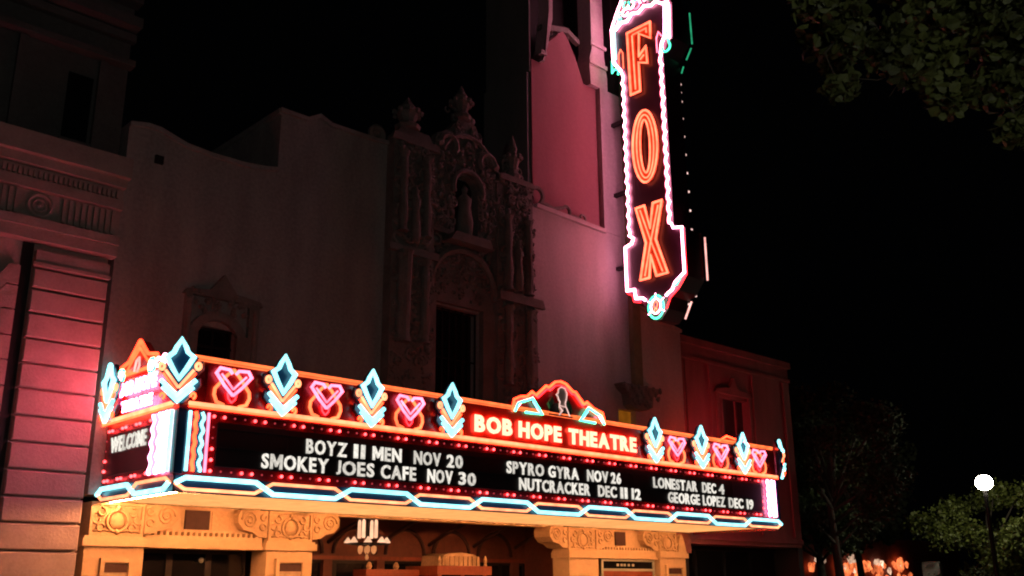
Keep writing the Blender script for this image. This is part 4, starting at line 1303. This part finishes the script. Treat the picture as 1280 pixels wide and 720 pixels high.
# ================================================================== DISTANT SHOP beyond the trees
SH = thing('distant_shop', 'low far shop with warm orange window lights behind the trees', 'shop', (38, 9, 0))
MB().box(32, 56, 9.6, 16, 0, 4.2).build('wall', K['brick'], SH)
random.seed(5)
for i in range(46):
    x = 38.5 + random.random() * 11
    r = random.uniform(0.06, 0.34)
    z = random.uniform(2.0, 3.05)
    MB().blob((x, 9.4, z), r * 1.5, 0.05, r, 8, 5, 0.35).build('window_light', G['shop' if i % 4 else 'shopwhite'], SH)

# ================================================================== STREET LAMPS
def street_lamp(x, y, h, label, m, rg=0.27):
    L = thing('street_lamp', label, 'street lamp', (x, y, 0), 'street lamps along the pavements')
    MB().lathe([(0.22, 0), (0.2, 0.25), (0.12, 0.35), (0.09, 0.8), (0.07, h - 0.5), (0.09, h - 0.42), (0.06, h - 0.36), (0.12, h - 0.25)], (x, y, 0), 12).build('post', K['metal'], L, smooth=True)
    MB().lathe([(max(0.06, rg * math.cos(math.radians(d))), rg * 0.9 * math.sin(math.radians(d))) for d in range(-75, 90, 15)], (x, y, h), 20).build('globe', m, L, smooth=True)
    MB().lathe([(0.14, rg * 0.9 - 0.02), (0.1, rg * 0.9 + 0.03), (0.03, rg * 0.9 + 0.08), (0.01, rg * 0.9 + 0.16)], (x, y, h), 12).build('cap', K['metal'], L)
    return L
street_lamp(30.2, -2.7, 5.2, 'bright white globe street lamp beyond the brick building among the trees', G['lampwhite'], 0.29)
street_lamp(-6.2, -20.8, 4.6, 'white globe street lamp added unseen behind the viewer to light facade and tree', G['lampfill'], 0.24)  # unseen lamp, added to light the upper facade and the overhanging tree

# pale board near the lamp
PBX = thing('notice_board', 'pale green board on two posts between the trees left of the bright street lamp', 'board', (32.7, 0.75, 0))
MB().box(32.66, 32.74, 0.38, 1.08, 0.9, 2.6).build('panel', K['palebox'], PBX)
for y in (0.33, 1.08):
    MB().box(32.64, 32.76, y, y + 0.05, 0, 2.56).build('post', K['metal'], PBX)

# ================================================================== TREES
def leaf_cloud(t, c, r, n, size, flat=0.8):
    for _ in range(n):
        while True:
            p = Vector((random.uniform(-1, 1), random.uniform(-1, 1), random.uniform(-1, 1)))
            if p.length < 1:
                break
        p = p * (0.55 + 0.45 * random.random())
        q = Vector(c) + Vector((p.x * r, p.y * r, p.z * r * flat))
        s = size * random.uniform(0.6, 1.25)
        ax = Vector((random.gauss(0, 1), random.gauss(0, 1), random.gauss(0, 0.6))).normalized()
        nrm = Vector((random.gauss(0, 1), random.gauss(0, 1), random.gauss(0.8, 0.8)))
        sd = ax.cross(nrm)
        if sd.length < 1e-3:
            continue
        sd = sd.normalized() * s * 0.42
        up = ax.cross(sd).normalized() * s * 0.10
        a = q - ax * s * 0.5
        d = q + ax * s * 0.5
        t.add([a, q - ax * s * 0.15 + sd + up, q + ax * s * 0.2 + sd * 0.8 + up, d, q + ax * s * 0.2 - sd * 0.8 + up, q - ax * s * 0.15 - sd + up], [(0, 1, 2, 3), (0, 3, 4, 5)])


def make_tree(x, y, h, crown, label, leafmat, nl, size, kind='tree', name='street_tree', clumps=None, group=None):
    T = thing(name, label, kind, (x, y, 0), group)
    tr = MB()
    tr.tube([(x, y, 0), (x + 0.05, y, h * 0.25), (x - 0.05, y + 0.08, h * 0.5), (x + 0.1, y, h * 0.75)], [0.22, 0.17, 0.13, 0.06], 8)
    cl = clumps
    if cl is None:
        cl = []
        for i in range(22):
            a = random.uniform(0, 2 * PI)
            rr = crown * math.sqrt(random.random()) * 0.9
            zz = h * random.uniform(0.38, 1.0)
            k = math.sin(max(0.15, min(1.0, (zz / h - 0.25) / 0.75)) * PI * 0.8)
            cl.append(((x + rr * k * math.cos(a), y + rr * k * math.sin(a), zz), crown * random.uniform(0.22, 0.42)))
    lf = MB()
    tot = sum(r ** 2 for _, r in cl)
    done = [(Vector((x, y, h * 0.6)), 0.09)]
    if clumps is not None:
        for c, r in sorted(cl, key=lambda q: (Vector(q[0]) - done[0][0]).length):
            c = Vector(c)
            near, nr = min(done, key=lambda q: (q[0] - c).length + 0.35 * (q[0] - done[0][0]).length)
            mid = near.lerp(c, 0.5) + Vector((random.uniform(-.09, .09), random.uniform(-.09, .09), random.uniform(-.03, .12)))
            mid2 = near.lerp(c, 0.8) + Vector((random.uniform(-.05, .05), random.uniform(-.05, .05), random.uniform(-.05, .05)))
            tr.tube([tuple(near), tuple(mid), tuple(mid2), tuple(c)], [nr, nr * 0.8, nr * 0.66, nr * 0.55], 5)
            for k in range(3):
                e = c + Vector((random.uniform(-1, 1), random.uniform(-1, 1), random.uniform(-.8, .8))) * r
                tr.tube([tuple(c), tuple(e)], [0.008, 0.003], 4)
            done.append((c, max(0.006, nr * 0.55)))
    for c, r in cl:
        if clumps is not None:
            leaf_cloud(lf, c, r, int(215 * min(r, 0.65) ** 1.9 / 0.09), size)
            continue
        b0 = Vector((x, y, min(c[2] * 0.8, h * 0.55)))
        mid = b0.lerp(Vector(c), 0.55) + Vector((random.uniform(-.1, .1), random.uniform(-.1, .1), 0.12))
        tr.tube([tuple(b0), tuple(mid), c], [0.07, 0.04, 0.015], 5)
        leaf_cloud(lf, c, r, int(nl * r ** 2 / tot), size)
    tr.build('trunk', K['bark'], T, smooth=True)
    lf.build('crown', K[leafmat], T)
    return T

TG = 'trees beyond the brick building'
make_tree(26.5, 1.2, 8.5, 3.0, 'dark leafy tree close to the end of the brick building', 'leaf3', 8000, 0.15, group=TG)
make_tree(29.5, 3.6, 7.2, 2.8, 'mid green tree behind the notice board', 'leaf', 8000, 0.15, group=TG)
make_tree(34.5, -0.9, 5.2, 2.9, 'yellow green tree just behind the bright street lamp', 'leaf2', 9000, 0.14, group=TG)
make_tree(33.5, -4.6, 5.3, 2.6, 'yellow green tree at the right edge past the street lamp', 'leaf2', 9000, 0.14, group=TG)
make_tree(37.0, 6.0, 9.0, 3.6, 'tall dark tree farthest back behind the other trees', 'leaf3', 4000, 0.26, group=TG)
# low bushes
for i, (x, y, r, lab, lm_) in enumerate(((27.6, -1.6, 0.9, 'low round bush left of the pale notice board', 'leaf'), (30.9, -1.9, 1.1, 'dark bush at the foot of the bright street lamp', 'leaf3'), (29.6, -3.9, 1.0, 'low bush right of the bright street lamp post', 'leaf2'), (25.6, 1.0, 0.8, 'small dark bush beside the brick building corner', 'leaf3'))):
    B_ = thing('bush', lab, 'bush', (x, y, 0), 'bushes under the trees')
    t = MB()
    s_ = MB()
    for k in range(6):
        c = (x + random.uniform(-.5, .5) * r, y + random.uniform(-.5, .5) * r, r * random.uniform(0.7, 2.1))
        leaf_cloud(t, c, r * 0.6, 260, 0.12)
        s_.tube([(x, y, 0), c], [0.04, 0.015], 5)
    t.build('foliage', K[lm_], B_)
    s_.build('stem', K['bark'], B_)

# overhanging plane tree on the near pavement, its branches reach in at the upper right
random.seed(21)
cl = []
for c, r in (((-0.80, -14.1, 6.2), 0.2), ((-0.42, -14.2, 5.22), 0.15), ((-0.5, -14.12, 5.95), 0.22), ((-0.3, -14.15, 6.15), 0.30), ((-0.05, -14.05, 5.85), 0.22), ((0.05, -14.0, 6.35), 0.34), ((0.35, -13.9, 6.3), 0.3), ((0.1, -13.85, 5.98), 0.22), ((0.45, -13.8, 5.95), 0.2),
             ((0.62, -13.75, 5.82), 0.17), ((0.75, -14.1, 6.1), 0.33), ((0.9, -14.2, 5.9), 0.25), ((1.15, -14.3, 6.0), 0.33), ((1.3, -14.35, 5.72), 0.26),
             ((1.1, -14.5, 6.5), 0.5), ((1.6, -14.7, 5.8), 0.36), ((1.6, -14.75, 5.35), 0.22), ((1.75, -14.9, 5.25), 0.2), ((1.5, -14.9, 6.2), 0.5), ((0.7, -14.4, 6.7), 0.45),
             ((2.1, -15.2, 6.3), 0.6), ((2.2, -15.1, 5.7), 0.45), ((1.8, -15.5, 6.9), 0.6), ((0.1, -14.3, 7.0), 0.5), ((2.9, -15.6, 7.2), 0.8), ((3.6, -15.9, 7.6), 0.8), ((3.0, -16.4, 6.9), 0.8), ((3.9, -15.0, 7.2), 0.7)):
    cl.append((c, r))
make_tree(3.6, -15.9, 8.6, 3.0, 'broad leafed tree whose branches hang in at the upper right', 'leafnear', 16000, 0.105, name='overhanging_tree', clumps=cl)
